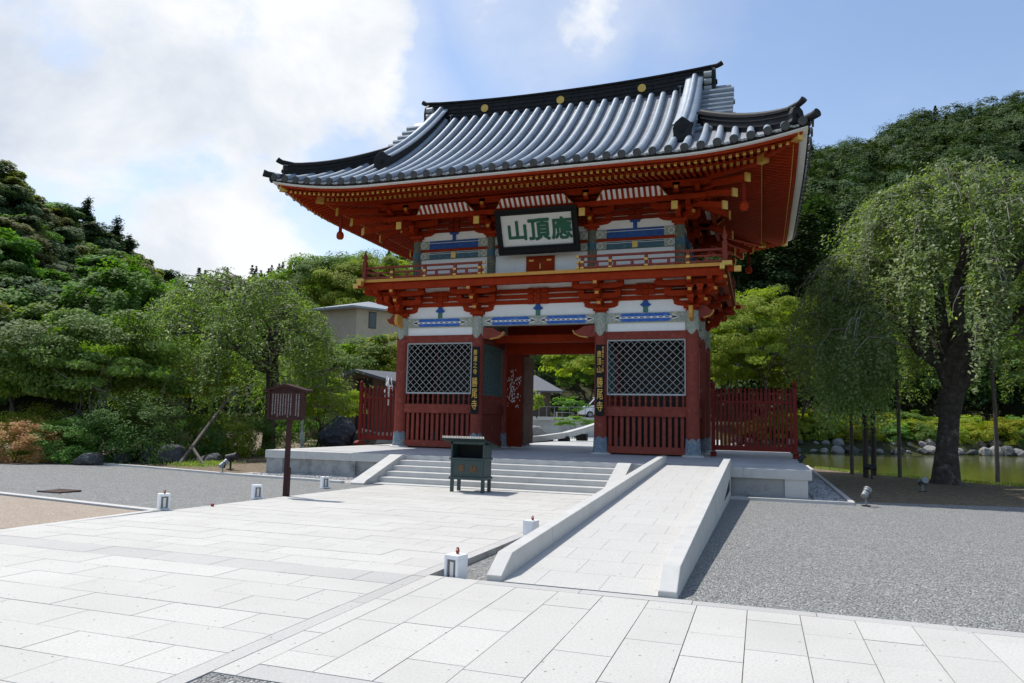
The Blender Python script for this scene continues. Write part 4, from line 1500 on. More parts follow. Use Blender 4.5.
# gable walls and bargeboards
for s in (-1, 1):
    tg = UX + EV - XG
    pts = []
    for t in np.linspace(tg, TR, 9):
        pts.append((s * XG, UY0 - (EV - t), surf(t) - .03))
    back = [(p[0], 2 * YD - p[1], p[2]) for p in pts[::-1]]
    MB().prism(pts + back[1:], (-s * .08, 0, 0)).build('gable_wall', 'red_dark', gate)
    bb = MB()
    for fn in (lambda y: y, lambda y: 2 * YD - y):
        rowa, rowb = [], []
        for t in np.linspace(tg - .1, TR, 12):
            yv = fn(UY0 - (EV - t))
            rowa.append((s * (XV - .06), yv, surf(t) - .05))
            rowb.append((s * (XV - .06), yv, surf(t) - .42))
        bb.grid([rowa, rowb])
        bb.grid([[(p[0] - s * .06, p[1], p[2]) for p in rowa], [(p[0] - s * .06, p[1], p[2]) for p in rowb]])
        bb.grid([rowb, [(p[0] - s * .06, p[1], p[2]) for p in rowb]])
    bb.build('bargeboard', 'red', gate)
    # short verge tiles laid across the slope
    for fn in (lambda y: y, lambda y: 2 * YD - y):
        vt = MB()
        for t in np.arange(tg - .35, TR - .5, .40):
            yv = fn(UY0 - (EV - t))
            z = surf(t) + .06
            vt.tube([(s * 5.85, yv, z), (s * (XV + .12), yv, z)], .11, 8)
        vt.build('verge_tiles', 'tile', ro_, smooth=True)


def ridge_line(pts, w, h, name, cap=True, body='tile_dark', capw=None, lines=3, dims=None):
    """stacked ridge course following pts (bottom centre line)"""
    b = MB()
    for p, q in zip(pts[:-1], pts[1:]):
        p, q = Vector(p), Vector(q)
        e = (q - p) * .02
        up = Vector((0, 0, 1))
        d = (q - p).normalized()
        sd = d.cross(up).normalized()
        b.hexa([p - sd * w / 2 - up * .12, q + e - sd * w / 2 - up * .12, q + e + sd * w / 2 - up * .12, p + sd * w / 2 - up * .12,
                p - sd * w / 2 + up * h, q + e - sd * w / 2 + up * h, q + e + sd * w / 2 + up * h, p + sd * w / 2 + up * h])
    o = b.build(name, body, ro_)
    ln = MB()
    for i in range(lines):
        z = h * (i + .6) / (lines + .3)
        for p, q in zip(pts[:-1], pts[1:]):
            p, q = Vector(p), Vector(q)
            ln.bar(p + Vector((0, 0, z)), q + Vector((0, 0, z)), w + .07, .035)
    ln.build('ridge_course', 'tile_dark' if body == 'tile_dark' else 'tile_light', o)
    if cap:
        c = MB()
        for p, q in zip(pts[:-1], pts[1:]):
            p, q = Vector(p), Vector(q)
            c.bar(p + Vector((0, 0, h + .02)), q + Vector((0, 0, h + .02)), capw or w + .16, .07)
        c.build('ridge_cap', 'tile_dark' if body == 'tile_dark' else 'tile', o)
        c = MB()
        c.tube([Vector(p) + Vector((0, 0, h + .08)) for p in pts], .10, 10)
        c.build('ridge_tile', 'tile_dark', o, smooth=True)
    return o


XR = 6.2
rise_r = lambda x: .22 * (abs(x) / XR) ** 2.2
mr = ridge_line([(x, YD, 14.72 + rise_r(x)) for x in np.linspace(-XR, XR, 17)], .46, .93, 'main_ridge', lines=5)
for x in (-3.45, 0, 3.45):
    for sy in (-1, 1):
        yv = YD + sy * .27
        MB().tube([(x, yv, 15.27 + rise_r(x)), (x, yv + sy * .035, 15.27 + rise_r(x))], .17, 20).build('gilt_crest', 'gold', mr, smooth=True)


def end_tile(p, d, w, h, name='ridge_end_tile', horn=True, m_='tile_dark', hl=1.0):
    """ogre tile closing a ridge: shaped slab with rolled sides and a horn tile above"""
    p, d = Vector(p), Vector(d).normalized()
    sd = d.cross(Vector((0, 0, 1))).normalized()
    up = Vector((0, 0, 1))
    prof = [(-.5, 0), (-.56, .12), (-.46, .3), (-.5, .55), (-.40, .8), (-.2, .93), (0, 1.05), (.2, .93), (.40, .8), (.5, .55), (.46, .3), (.56, .12), (.5, 0)]
    o = MB().prism([p + sd * (u * w) + up * (z * h) for u, z in prof], d * .16).build(name, m_, ro_, bevel=.02)
    MB().tube([p + d * .16 + up * (h * .5) - d * .01, p + d * .22 + up * (h * .5)], w * .13, 12).build('boss', m_, o, smooth=True)
    if horn:
        MB().tube([p - d * .3 + up * (h * 1.02), p + d * .2 + up * (h * 1.05), p + d * (.2 + .24 * hl) + up * (h * 1.07 + .06 * hl), p + d * (.2 + .38 * hl) + up * (h * 1.07 + .15 * hl)], [.09, .095, .10, .105], 10).build('horn_tile', m_, o, smooth=True)
    return o


for s in (-1, 1):
    end_tile((s * XR, YD, 14.5 + .22), (s, 0, 0), .8, 1.22, horn=True, hl=.55)
    # rolled stack under the ridge end
    q = MB()
    for i in range(4):
        q.tube([(s * (XR - .28), YD - .34, 14.62 + .30 * i), (s * (XR + .02), YD - .34, 14.62 + .30 * i)], .13, 10)
        q.tube([(s * (XR - .28), YD + .34, 14.62 + .30 * i), (s * (XR + .02), YD + .34, 14.62 + .30 * i)], .13, 10)
    q.build('ridge_stack', 'tile_light', ro_, smooth=True)
    for fy, sy in ((lambda y: y, -1), (lambda y: 2 * YD - y, 1)):
        # descending ridge: dark core under two broad pale tile courses
        ts = np.linspace(1.62, TR - .25, 14)
        pts = [(s * 5.56, fy(UY0 - (EV - t)), surf(t) + .02) for t in ts]
        b = MB()
        for p_, q_ in zip(pts[:-1], pts[1:]):
            p_, q_ = Vector(p_), Vector(q_)
            b.hexa([p_ + Vector((-.24, 0, -.05)), p_ + Vector((.24, 0, -.05)), q_ + Vector((.24, 0, -.05)), q_ + Vector((-.24, 0, -.05)),
                    p_ + Vector((-.24, 0, .56)), p_ + Vector((.24, 0, .56)), q_ + Vector((.24, 0, .56)), q_ + Vector((-.24, 0, .56))])
        dro = b.build('descending_ridge', 'tile_dark', ro_)
        c = MB()
        rows = [[Vector(p) + Vector((dx, 0, dz)) for p in pts] for dx, dz in ((-.34, .55), (-.34, .60), (-.12, .64), (.12, .64), (.34, .60), (.34, .55), (-.34, .55))]
        c.grid(rows)
        c.build('ridge_cap', 'tile', dro, smooth='all')
        c = MB()
        c.tube([Vector(p) + Vector((0, 0, .66)) for p in pts], .105, 10)
        c.build('ridge_tile', 'tile', dro, smooth=True)
        end_tile((pts[0][0], pts[0][1], pts[0][2] - .02), (0, sy, -.22), .62, .80, horn=False)
        # corner ridge along the hip
        ss = np.linspace(0, 1, 9)
        cp = []
        for w_ in ss:
            x = 6.05 + (UX + EV - .42 - 6.05) * w_
            t = UX + EV - x
            cp.append((s * x, fy(UY0 - (EV - t)), surf(t, x - UX) - .02))
        cr = ridge_line(cp, .34, .46, 'corner_ridge', lines=2, capw=.46)
        d = Vector((s, sy, 0)).normalized()
        e = Vector(cp[-1])
        end_tile(e + Vector((0, 0, -.04)), d, .50, .62, horn=True, hl=.5)
        # corner eave tile
        q0 = Vector((s * (UX + EV - .35), fy(UY0 - EV + .35), surf(.3, VW) + .0))
        MB().tube([q0, q0 + d * .60 + Vector((0, 0, .02)), q0 + d * .76 + Vector((0, 0, .05))], [.11, .12, .135], 12).build('corner_tile', 'tile_dark', ro_, smooth=True)
# lightning rods clamped beside the descending ridges
for s in (-1, 1):
    MB().tube([(s * 5.0, YD - .5, 14.5), (s * 5.0, YD - .42, 15.15)], .018, 6).bar((s * 5.0 - .09, YD - .42, 15.14), (s * 5.0 + .09, YD - .42, 15.14), .03, .03).build('lightning_cable', 'lamp_grey', ro_)

# ================================================================== boards hung on the gate
nb = empty('name_board', (.08, -.4, 7.9), 'white board with three big green characters in a black frame under the upper eaves', 'name board')
TILT = .45 / 1.05


def tb_(x, y, z):
    """leans the board forward: the top stands out further"""
    return (x, y - .42 - (z - 8.2) * TILT, z)


def tbox(b, x0, x1, y0, y1, z0, z1):
    return b.hexa([tb_(x0, y0, z0), tb_(x1, y0, z0), tb_(x1, y1, z0), tb_(x0, y1, z0), tb_(x0, y0, z1), tb_(x1, y0, z1), tb_(x1, y1, z1), tb_(x0, y1, z1)])


tbox(MB(), -1.29, 1.45, -.02, .02, 8.18, 9.27).build('panel', 'board_white', nb)
fr_ = MB()
for (x0, x1, z0, z1) in ((-1.50, 1.66, 7.93, 8.18), (-1.50, 1.66, 9.27, 9.47), (-1.50, -1.29, 8.181, 9.269), (1.45, 1.66, 8.181, 9.269)):
    tbox(fr_, x0, x1, -.09, .06, z0, z1)
for (x0, x1, z0, z1) in ((-1.36, 1.52, 8.10, 8.179), (-1.36, 1.52, 9.271, 9.33), (-1.36, -1.291, 8.181, 9.269), (1.451, 1.52, 8.181, 9.269)):
    tbox(fr_, x0, x1, -.13, -.092, z0, z1)
fr_.build('frame', 'black_lacquer', nb, bevel=.012)
for ch, x0, x1, z0, z1 in (('山', -1.02, -.34, 8.42, 9.05), ('頂', -.22, .57, 8.38, 9.08), ('應', .66, 1.41, 8.38, 9.10)):
    text('character', ch, 'sign_green', nb, x0, x1, z0, z1, -.024, .02, .034, tilt=tb_)
MB().bar((-1.2, .1, 9.75), (-1.2, -.75, 9.42), .05, .05).bar((1.36, .1, 9.75), (1.36, -.75, 9.42), .05, .05).build('hanger', 'black_lacquer', nb)


def column_text(parent, chars, xc, z1, z0, w, y, m, offset=.012, aspect=1.0):
    n = len(chars)
    h = (z1 - z0) / n
    for i, ch in enumerate(chars):
        zt = z1 - i * h
        text('character', ch, m, parent, xc - w / 2, xc + w / 2, zt - h * .92, zt - h * .08, y, .012, offset)


for sgn, lab in ((-1, 'tall narrow black board with gold characters on the column left of the passage'), (1, 'tall narrow black board with gold characters on the column right of the passage')):
    xc = -2.375 if sgn < 0 else 2.43
    vb = empty('vertical_board', (xc, -.27, 1.86), lab, 'name board')
    MB().box(xc - .16, xc + .16, -.31, -.26, 1.90, 4.44).build('board', 'black_lacquer', vb, bevel=.03)
    MB().box(xc - .10, xc + .10, -.262, -.20, 4.0, 4.1).box(xc - .10, xc + .10, -.262, -.20, 2.2, 2.3).build('bracket', 'black_lacquer', vb)
    if sgn < 0:
        column_text(vb, '勝運之寺', xc, 4.34, 3.36, .15, -.311, 'gold', .012)
        column_text(vb, '勝尾寺', xc, 3.30, 2.02, .21, -.311, 'gold', .014)
    else:
        column_text(vb, '西國第二十三番', xc + .105, 4.38, 3.45, .06, -.311, 'gold', .012)
        column_text(vb, '應頂山', xc - .03, 4.25, 3.40, .15, -.311, 'gold', .012)
        column_text(vb, '勝尾寺', xc, 3.30, 2.02, .21, -.311, 'gold', .014)


# ================================================================== picket fences beside the gate
def fence(x0, x1, y, n, label, left):
    f = empty('picket_fence', ((x0 + x1) / 2, y, HP), label, 'fence')
    for xp in (x0, x1):
        p = MB().box(xp - .065, xp + .065, y - .065, y + .065, HP + .19, 2.98)
        p.lathe(xp, y, [(.06, 2.98), (.085, 3.02), (.05, 3.05), (.085, 3.11), (.07, 3.17), (.015, 3.25)], 10)
        p.build('post', 'fence_red', f)
        MB().prism([(xp - .09, y - .34, HP), (xp - .09, y + .34, HP), (xp - .09, y + .34, HP + .09), (xp - .09, y + .16, HP + .17), (xp - .09, y - .16, HP + .17), (xp - .09, y - .34, HP + .09)], (.18, 0, 0)).build('foot', 'fence_red', f, bevel=.01)
    for z0, z1 in ((HP + .22, HP + .40), (2.45, 2.53)):
        MB().box(x0 + .066, x1 - .066, y - .04, y + .04, z0, z1).build('rail', 'fence_red', f, bevel=.006)
    for i in range(n):
        x = x0 + (x1 - x0) * (i + 1) / (n + 1)
        q = MB()
        zb_ = HP + .401
        q.box(x - .043, x + .043, y - .034, y + .034, zb_, 2.449)
        q.box(x - .043, x + .043, y - .034, y + .034, 2.531, 2.84)
        q.lathe(x, y, [(.045, 2.84), (.052, 2.87), (.03, 2.90), (.045, 2.94), (.01, 3.01)], 8)
        q.build('picket', 'fence_red', f)
    return f


fence(6.22, 8.98, 1.45, 19, 'dark red picket fence standing in shade right of the gate', False)
fence(-8.12, -5.95, 1.2, 10, 'bright red picket fence lit by the sun left of the gate', True)

# ================================================================== candle stand
zs = gz(-8.6)
cs = empty('candle_stand', (.91, -8.62, zs), 'dark green metal candle stand with a sloping roof in front of the steps', 'candle stand')
X0, X1, Y0, Y1 = .46, 1.36, -8.88, -8.36
for x in (X0, X1 - .075):
    for y in (Y0, Y1 - .075):
        MB().box(x, x + .075, y, y + .075, zs, zs + .32).build('leg', 'stand_green', cs)
MB().box(X0 - .03, X1 + .03, Y0 - .03, Y1 + .03, zs + .32, zs + .385).build('base_shelf', 'stand_green', cs, bevel=.006)
bx_ = MB().box(X0, X1, Y0, Y1, zs + .386, zs + .80)
bx_.build('drawer_box', 'stand_green', cs, bevel=.006)
pf = MB()
for (a, b_, c, d) in ((X0 + .02, X1 - .02, zs + .40, zs + .43), (X0 + .02, X1 - .02, zs + .75, zs + .79), (X0 + .02, X0 + .06, zs + .431, zs + .749), (X1 - .06, X1 - .02, zs + .431, zs + .749)):
    pf.box(a, b_, Y0 - .014, Y0 - .001, c, d)
pf.build('panel_frame', 'stand_green', cs)
for ch, x in (('奉', .68), ('納', 1.0)):
    text('character', ch, 'rust_letter', cs, x, x + .16, zs + .50, zs + .68, Y0 - .002, .006, .03)
MB().box(X0 - .03, X1 + .03, Y0 - .03, Y1 + .03, zs + .801, zs + .85).build('upper_shelf', 'stand_green', cs, bevel=.006)
hb = MB()
hb.box(X0, X0 + .04, Y0, Y1, zs + .851, zs + 1.25).box(X1 - .04, X1, Y0, Y1, zs + .851, zs + 1.18).box(X0 + .041, X1 - .041, Y1 - .03, Y1, zs + .851, zs + 1.15)
hb.box(X0, X1, Y0, Y0 + .03, zs + 1.19, zs + 1.26)
hb.build('hood', 'stand_green', cs)
MB().box(X0 + .041, X1 - .041, Y0 + .05, Y1 - .031, zs + .852, zs + .86).box(X0 + .045, X1 - .045, Y1 - .05, Y1 - .032, zs + .86, zs + 1.15).build('dark_lining', 'stand_inside', cs)  # near-black lining on the floor and back of the hood
rf_ = MB()
rf_.hexa([(X0 - .16, Y0 - .26, zs + 1.30), (X1 + .10, Y0 - .26, zs + 1.30), (X1 + .10, Y1 + .50, zs + 1.06), (X0 - .16, Y1 + .50, zs + 1.06),
          (X0 - .16, Y0 - .26, zs + 1.335), (X1 + .10, Y0 - .26, zs + 1.335), (X1 + .10, Y1 + .50, zs + 1.095), (X0 - .16, Y1 + .50, zs + 1.095)])
r_ = rf_.build('roof', 'stand_roof', cs)
kn = MB()
for i in range(26):
    x = X0 - .12 + (X1 - X0 + .18) * i / 25
    kn.lathe(x, Y0 - .235, [(.016, zs + 1.33), (.018, zs + 1.35), (.013, zs + 1.362), (.015, zs + 1.378), (.004, zs + 1.395)], 7)
kn.build('bird_spike_row', 'daruma_face', r_)

# ================================================================== notice board
zs = gz(-12.26)
ib = empty('notice_board', (-1.98, -12.26, zs), 'brown notice board with a little gabled roof on a single post', 'notice board')
MB().box(-2.03, -1.94, -12.24, -12.15, zs, 1.60).build('post', 'sign_brown', ib, bevel=.006)
MB().box(-1.939, -1.905, -12.235, -12.155, zs, zs + .62).build('ground_stake', 'sign_brown', ib)
pa = MB().box(-2.44, -1.62, -12.30, -12.25, 1.60, 2.18).build('panel', 'sign_brown', ib, bevel=.004)
fm = MB()
fm.box(-2.50, -2.44, -12.32, -12.23, 1.57, 2.19).box(-1.62, -1.56, -12.32, -12.23, 1.57, 2.19).box(-2.439, -1.621, -12.32, -12.23, 1.55, 1.599)
fm.build('frame', 'sign_brown', ib)
MB().prism([(-2.60, -12.38, 2.16), (-2.03, -12.38, 2.29), (-1.46, -12.38, 2.16), (-1.46, -12.38, 2.20), (-2.03, -12.38, 2.34), (-2.60, -12.38, 2.20)], (0, .26, 0)).build('roof', 'sign_brown', ib)
MB().prism([(-2.45, -12.29, 2.181), (-2.03, -12.29, 2.28), (-1.61, -12.29, 2.181)], (0, .04, 0)).build('gable', 'sign_brown', ib)
for c in range(11):
    x = -1.69 - c * .068
    ln = random.uniform(.40, .50)
    if c == 2:
        continue
    tx = MB()
    z = 2.12
    w = .036 if c == 0 else .030
    while z > 2.12 - ln:
        h = w * random.uniform(.8, 1.1)
        # loose strokes: one upright, two crossings
        tx.box(x - .004, x + .004, -12.306, -12.301, z - h, z)
        tx.box(x - w / 2, x + w / 2, -12.306, -12.301, z - h * .35, z - h * .15)
        if random.random() < .7:
            tx.box(x - w / 2, x + w / 2, -12.3062, -12.3012, z - h * .85, z - h * .65)
        z -= h * 1.25
    tx.build('writing_column', 'sign_text', pa)

# ================================================================== paving lanterns and their red dolls
lantern = None
LPOS = [(4.79, -18.60, -.25, 'white box lantern at the near end of the gravel channel by the ramp foot', True),
        (4.585, -15.30, 2.9, 'white box lantern half hidden behind the ramp kerb in the gravel channel', True),
        (-2.10, -15.52, .98, 'white box lantern at the gravel corner nearest the tan ground', True),
        (-2.15, -12.95, .98, 'white box lantern beside the foot of the notice board', False),
        (-2.60, -9.75, .98, 'white box lantern just in front of the left cheek wall of the steps', True),
        (4.60, -11.7, 2.9, 'farthest white box lantern of the channel, only its top showing over the ramp kerb', True)]


def make_lantern(loc, label):
    o = empty('box_lantern', (0, 0, 0), label, 'lantern', 'white box lanterns along the paving')
    w, h = .088, .285
    b = MB()
    b.box(-w, w, -w, w, 0, .035).box(-w, w, -w, w, h - .045, h)
    for x in (-w, w - .03):
        b.box(x, x + .03, -w, -w + .03, .0351, h - .0451)
    b.box(-w, -w + .012, -w + .031, w, .0351, h - .0451).box(w - .012, w, -w + .031, w, .0351, h - .0451).box(-w + .0121, w - .0121, w - .012, w, .0351, h - .0451)
    b.build('case', 'white_paint', o, bevel=.003)
    MB().box(-w + .031, w - .031, -w + .02, -w + .028, .036, h - .046).build('pane', 'glass_grey', o)
    MB().box(-.022, .022, -w + .012, -w + .0195, .05, h - .07).build('shade', 'board_white', o)
    o.location = loc
    return o


def make_doll(loc, label):
    o = empty('lucky_doll', (0, 0, 0), label, 'doll', 'small red dolls set on the lanterns')
    MB().lathe(0, 0, [(.012, 0), (.022, .006), (.026, .022), (.024, .04), (.016, .056), (.004, .062)], 10).build('body', 'daruma_red', o, smooth=True)
    MB().lathe(0, -.012, [(.004, .028), (.013, .032), (.014, .042), (.006, .05)], 8).build('face', 'daruma_face', o, smooth=True)
    o.location = loc
    return o


DL = ['tiny red doll on the lantern at the near end of the channel', 'tiny red doll on the lantern half hidden by the ramp kerb', 'tiny red doll on the lantern nearest the tan ground', '', 'tiny red doll on the lantern in front of the cheek wall', 'tiny red doll on the farthest lantern of the channel']
l0 = d0 = None
for i, (x, y, rz, lab, dl) in enumerate(LPOS):
    z = gz(y) - (.07 if x > 0 else .005)
    if l0 is None:
        l0 = make_lantern((x, y, z), lab)
        l0.rotation_euler.z = rz
    else:
        copy_thing(l0, (x, y, z), rz, 1, lab)
    if dl:
        if d0 is None:
            d0 = make_doll((x + .01, y + .01, z + .286), DL[i])
            d0.scale = (.8, .8, 1.15)
        else:
            copy_thing(d0, (x + .03, y - .02, z + .286), .4, (.8, .8, 1.1), DL[i])
od = copy_thing(d0, (-1.83, -14.62, gz(-14.6) + .027), 1.0, 1.3, 'small orange red doll lying on its side on the paving edge')
od.rotation_euler = (R(90), 0, R(50))
del od['group']


# ================================================================== spotlights
def make_spot(loc, rz, tilt, label, black=False, sc=1.0, h=.22):
    o = empty('spotlight', (0, 0, 0), label, 'spotlight')
    a, b_ = ('lamp_black', 'lamp_black') if black else ('lamp_grey', 'lamp_black')
    MB().box(-.09, .09, -.05, .05, 0, .02).build('foot', b_, o)
    MB().tube([(0, 0, .02), (0, 0, h)], .022, 8).build('stem', a, o)
    d = Vector((0, -math.cos(tilt), math.sin(tilt)))
    c = Vector((0, 0, h + .06))
    hd = MB().tube([c - d * .13, c - d * .11, c + d * .10, c + d * .11, c + d * .15], [.05, .075, .078, .09, .09], 14).build('lamp_head', a, o, smooth=True)
    MB().tube([c + d * .02, c + d * .045], .081, 14).build('band', b_, hd)
    MB().bar(c + Vector((-.10, 0, -.01)), c + Vector((-.10, 0, -.10)), .012, .04).bar(c + Vector((.10, 0, -.01)), c + Vector((.10, 0, -.10)), .012, .04).bar(c + Vector((-.105, 0, -.10)), c + Vector((.105, 0, -.10)), .04, .012).build('yoke', b_, o)
    o.location = loc
    o.rotation_euler.z = rz
    o.scale = (sc,) * 3
    return o


p = at(868, 506, 18.9)
make_spot((10.16, -6.62, gz(-6.6) + .0), R(150), R(35), 'grey spotlight at the end of the kerb right of the platform', sc=1.05)
make_spot((12.42, -.85, -.215), R(20), R(20), 'small grey spotlight on the shaded bare soil left of the cherry trunk', sc=1.1)
make_spot((11.75, 4.6, -.215), R(-100), R(10), 'black double spotlight near the pond edge by the thin poles', True, sc=1.35, h=.25)
make_spot((9.00, -1.6, HP), R(120), R(40), 'black spotlight on the platform edge below the right fence', True, sc=.9, h=.10)
make_spot((-8.05, -7.05, gz(-7) - .0), R(160), R(35), 'grey spotlight tilted up on the far kerb left of the platform', sc=1.05)
make_spot((-9.3, -5.2, -.2), R(100), R(10), 'darker upright spotlight on the garden soil behind the far kerb', True, sc=1.5)
for (x, y, lab) in ((-16.3, -7.4, 'rusty drain cover lying in the gravel near the far kerb'), (-6.4, -14.0, 'rusty drain cover lying in the gravel beside the tan ground kerb')):
    dc = MB()
    for i in range(9):
        dc.box(x - .30 + i * .07, x - .26 + i * .07, y - .22, y + .22, gz(y) - .012, gz(y) + .02)
    dc.box(x - .32, x + .33, y - .26, y - .221, gz(y) - .012, gz(y) + .025).box(x - .32, x + .33, y + .221, y + .26, gz(y) - .012, gz(y) + .025)
    tag(dc.build('drain_cover', 'drain'), lab, 'drain cover')

# ================================================================== rocks
def rock_mesh(name, seed, m, rough=.28, sub=3):
    rg = np.random.default_rng(seed)
    bm = bmesh.new()
    bmesh.ops.create_icosphere(bm, subdivisions=sub, radius=1)
    dirs = rg.normal(size=(14, 3))
    dirs /= np.linalg.norm(dirs, axis=1)[:, None]
    hts = rg.uniform(.62, .98, 14)
    for v in bm.verts:
        d = np.array(v.co.normalized())
        r = 1.0
        for q, h in zip(dirs, hts):
            c = d @ q
            if c > .05:
                r = min(r, h / c)
        r *= 1 + .04 * math.sin(d[0] * 9 + seed) * math.sin(d[1] * 8) + .03 * math.sin(d[2] * 17 + d[0] * 13)
        v.co = Vector(d * r)
    me = bpy.data.meshes.new(name)
    bm.to_mesh(me)
    bm.free()
    me.materials.append(MATS[m])
    return me


def place_rock(me, name, loc, sc, rz, label, group=None, cat='rock'):
    o = bpy.data.objects.new(name, me)
    COL.objects.link(o)
    o.location = loc
    o.scale = sc
    o.rotation_euler = (random.uniform(-.2, .2), random.uniform(-.2, .2), rz)
    return tag(o, label, cat, group)


RK = [rock_mesh('rock', 3, 'rock'), rock_mesh('rock', 5, 'rock'), rock_mesh('rock', 8, 'rock')]
RB = rock_mesh('rock', 12, 'rock_blue', sub=4)
RP = [rock_mesh('rock', 21, 'rock_pale'), rock_mesh('rock', 22, 'rock_pale'), rock_mesh('rock', 27, 'rock')]
GL = [(88, 462, 30, .60, .36, 'low grey boulder beside the reddish shrub'), (172, 464, 30.5, .62, .55, 'squarish dark boulder under the dark clipped shrub'),
      (150, 462, 31.5, .45, .5, 'dark boulder behind the squarish one'), (206, 464, 31, .7, .28, 'long low rock between the squarish boulder and the leaning stake'),
      (122, 462, 31.5, .45, .32, 'small rounded boulder half under the shrubs')]
for i, (px, py, d, w, h, lab) in enumerate(GL):
    q = at(px, py, d)
    place_rock(RK[i % 3], 'boulder', (q.x, q.y, -.22 + h * .35), (w, w * .8, h), random.uniform(0, 6), lab)
q = at(158, 452, 33)
place_rock(RB, 'boulder', (q.x, q.y, .25), (.62, .55, .8), 1.0, 'tall bluish boulder in front of the left weeping cherry')
q = at(337, 440, 37)
place_rock(RB, 'boulder', (q.x, q.y, .8), (1.15, .9, .95), 2.2, 'big bluish boulder behind the platform beside the water jet')
q = at(362, 440, 37)
place_rock(RK[0], 'boulder', (q.x, q.y, .5), (.8, .7, .8), .3, 'smaller dark boulder between the big bluish one and the left fence')
# far shore of the pond: rocks one by one
n_ = 0
for i in range(len(sh) - 1):
    (xa, ya), (xb, yb) = sh[i], sh[i + 1]
    L = math.hypot(xb - xa, yb - ya)
    if xb < 6 or xa > 50:
        continue
    k = int(L / 1.0)
    for j in range(k):
        f = (j + random.uniform(.2, .8)) / k
        x, y = xa + (xb - xa) * f, ya + (yb - ya) * f
        s_ = random.choice([.3, .4, .5, .65, .85])
        place_rock(random.choice(RP), 'shore_rock', (x + .3, y + .5 + random.uniform(-.3, .5), -.30 + s_ * .15), (s_ * random.uniform(.8, 1.4), s_ * .8, s_ * random.uniform(.5, .8)), random.uniform(0, 6),
                   'pale rock on the waterline of the far pond shore', 'rocks along the far shore of the pond')
        if random.random() < .5:
            place_rock(random.choice(RP), 'shore_rock', (x + .6, y + 2.3 + random.uniform(-.3, .6), .35 + s_ * .1), (s_ * .9, s_ * .7, s_ * .6), random.uniform(0, 6),
                       'rock of the second row above the far waterline', 'second row of rocks above the far shore')

# loose pale pebbles in the strips round the platform
rgp = np.random.default_rng(15)
pv, pf_ = [], []
ico = [(0, 0, 1), (.89, 0, .45), (.28, .85, .45), (-.72, .53, .45), (-.72, -.53, .45), (.28, -.85, .45), (0, 0, -.3)]
icf = [(0, 1, 2), (0, 2, 3), (0, 3, 4), (0, 4, 5), (0, 5, 1), (6, 2, 1), (6, 3, 2), (6, 4, 3), (6, 5, 4), (6, 1, 5)]
for (x0, x1, y0, y1, n_, smin, smax) in ((7.12, 9.05, -6.36, -5.80, 420, .02, .05), (9.10, 9.82, -6.3, 3.0, 1700, .03, .075), (-7.6, -2.95, -6.9, -5.8, 700, .02, .05)):
    for i in range(n_):
        x, y = rgp.uniform(x0, x1), rgp.uniform(y0, y1)
        if x < 0 and y < -7.05 - (x + 8) * .17 + .12:
            continue
        s_ = rgp.uniform(smin, smax)
        sx, sy, sz = s_ * rgp.uniform(.8, 1.3), s_ * rgp.uniform(.7, 1.1), s_ * rgp.uniform(.4, .75)
        an = rgp.uniform(0, 6.28)
        ca, sa = math.cos(an), math.sin(an)
        k = len(pv)
        for (a_, b_, c_) in ico:
            pv.append((x + (a_ * ca - b_ * sa) * sx, y + (a_ * sa + b_ * ca) * sy, gz(y) - .012 + c_ * sz))
        pf_ += [tuple(k + j for j in f) for f in icf]
pm = MB()
pm.v, pm.f = pv, pf_
tag(pm.build('pebbles', 'pebble_stone', smooth='all'), 'pale loose pebbles in the strips round the stone platform', 'pebbles', kind='stuff')

# ================================================================== vegetation
def leaf_obj(name, parts, m, parent=None, tone=None):
    V = np.concatenate([p[0] for p in parts])
    off, Fs = 0, []
    for p in parts:
        Fs.append(p[1] + off)
        off += len(p[0])
    F = np.concatenate(Fs)
    if parent is not None:
        o = origin(parent)
        V = V - np.array([o.x, o.y, o.z])
    me = np_mesh(name, V, F)
    me.materials.append(MATS[m])
    ca = me.color_attributes.new('tone', 'FLOAT_COLOR', 'POINT')
    c = np.ones((len(V), 4), dtype=np.float32)
    if tone is not None:
        c[:, :3] = tone
    ca.data.foreach_set('color', c.ravel())
    ob = bpy.data.objects.new(name, me)
    COL.objects.link(ob)
    if parent is not None:
        ob.parent = parent
    return ob


def branchy(b, p, d, L, r, depth, rng, spread=.6, tips=None, lift=.1):
    p, d = Vector(p), Vector(d).normalized()
    pts, rs = [p], [r]
    n = 5
    for i in range(n):
        d = (d + Vector(rng.normal(size=3)) * .12 + Vector((0, 0, lift * .15))).normalized()
        p = p + d * (L / n)
        pts.append(p)
        rs.append(r * (1 - .55 * (i + 1) / n))
    b.tube(pts, rs, 7 if depth > 1 else 5)
    if tips is not None:
        tips.append(p)
    if depth <= 0:
        return
    for k in range(rng.integers(2, 4)):
        q = pts[-1] if k == 0 else pts[rng.integers(2, n)]
        nd = (d + Vector(rng.normal(size=3)) * spread).normalized()
        branchy(b, q, nd, L * rng.uniform(.6, .85), rs[-1] * .95, depth - 1, rng, spread, tips, lift)


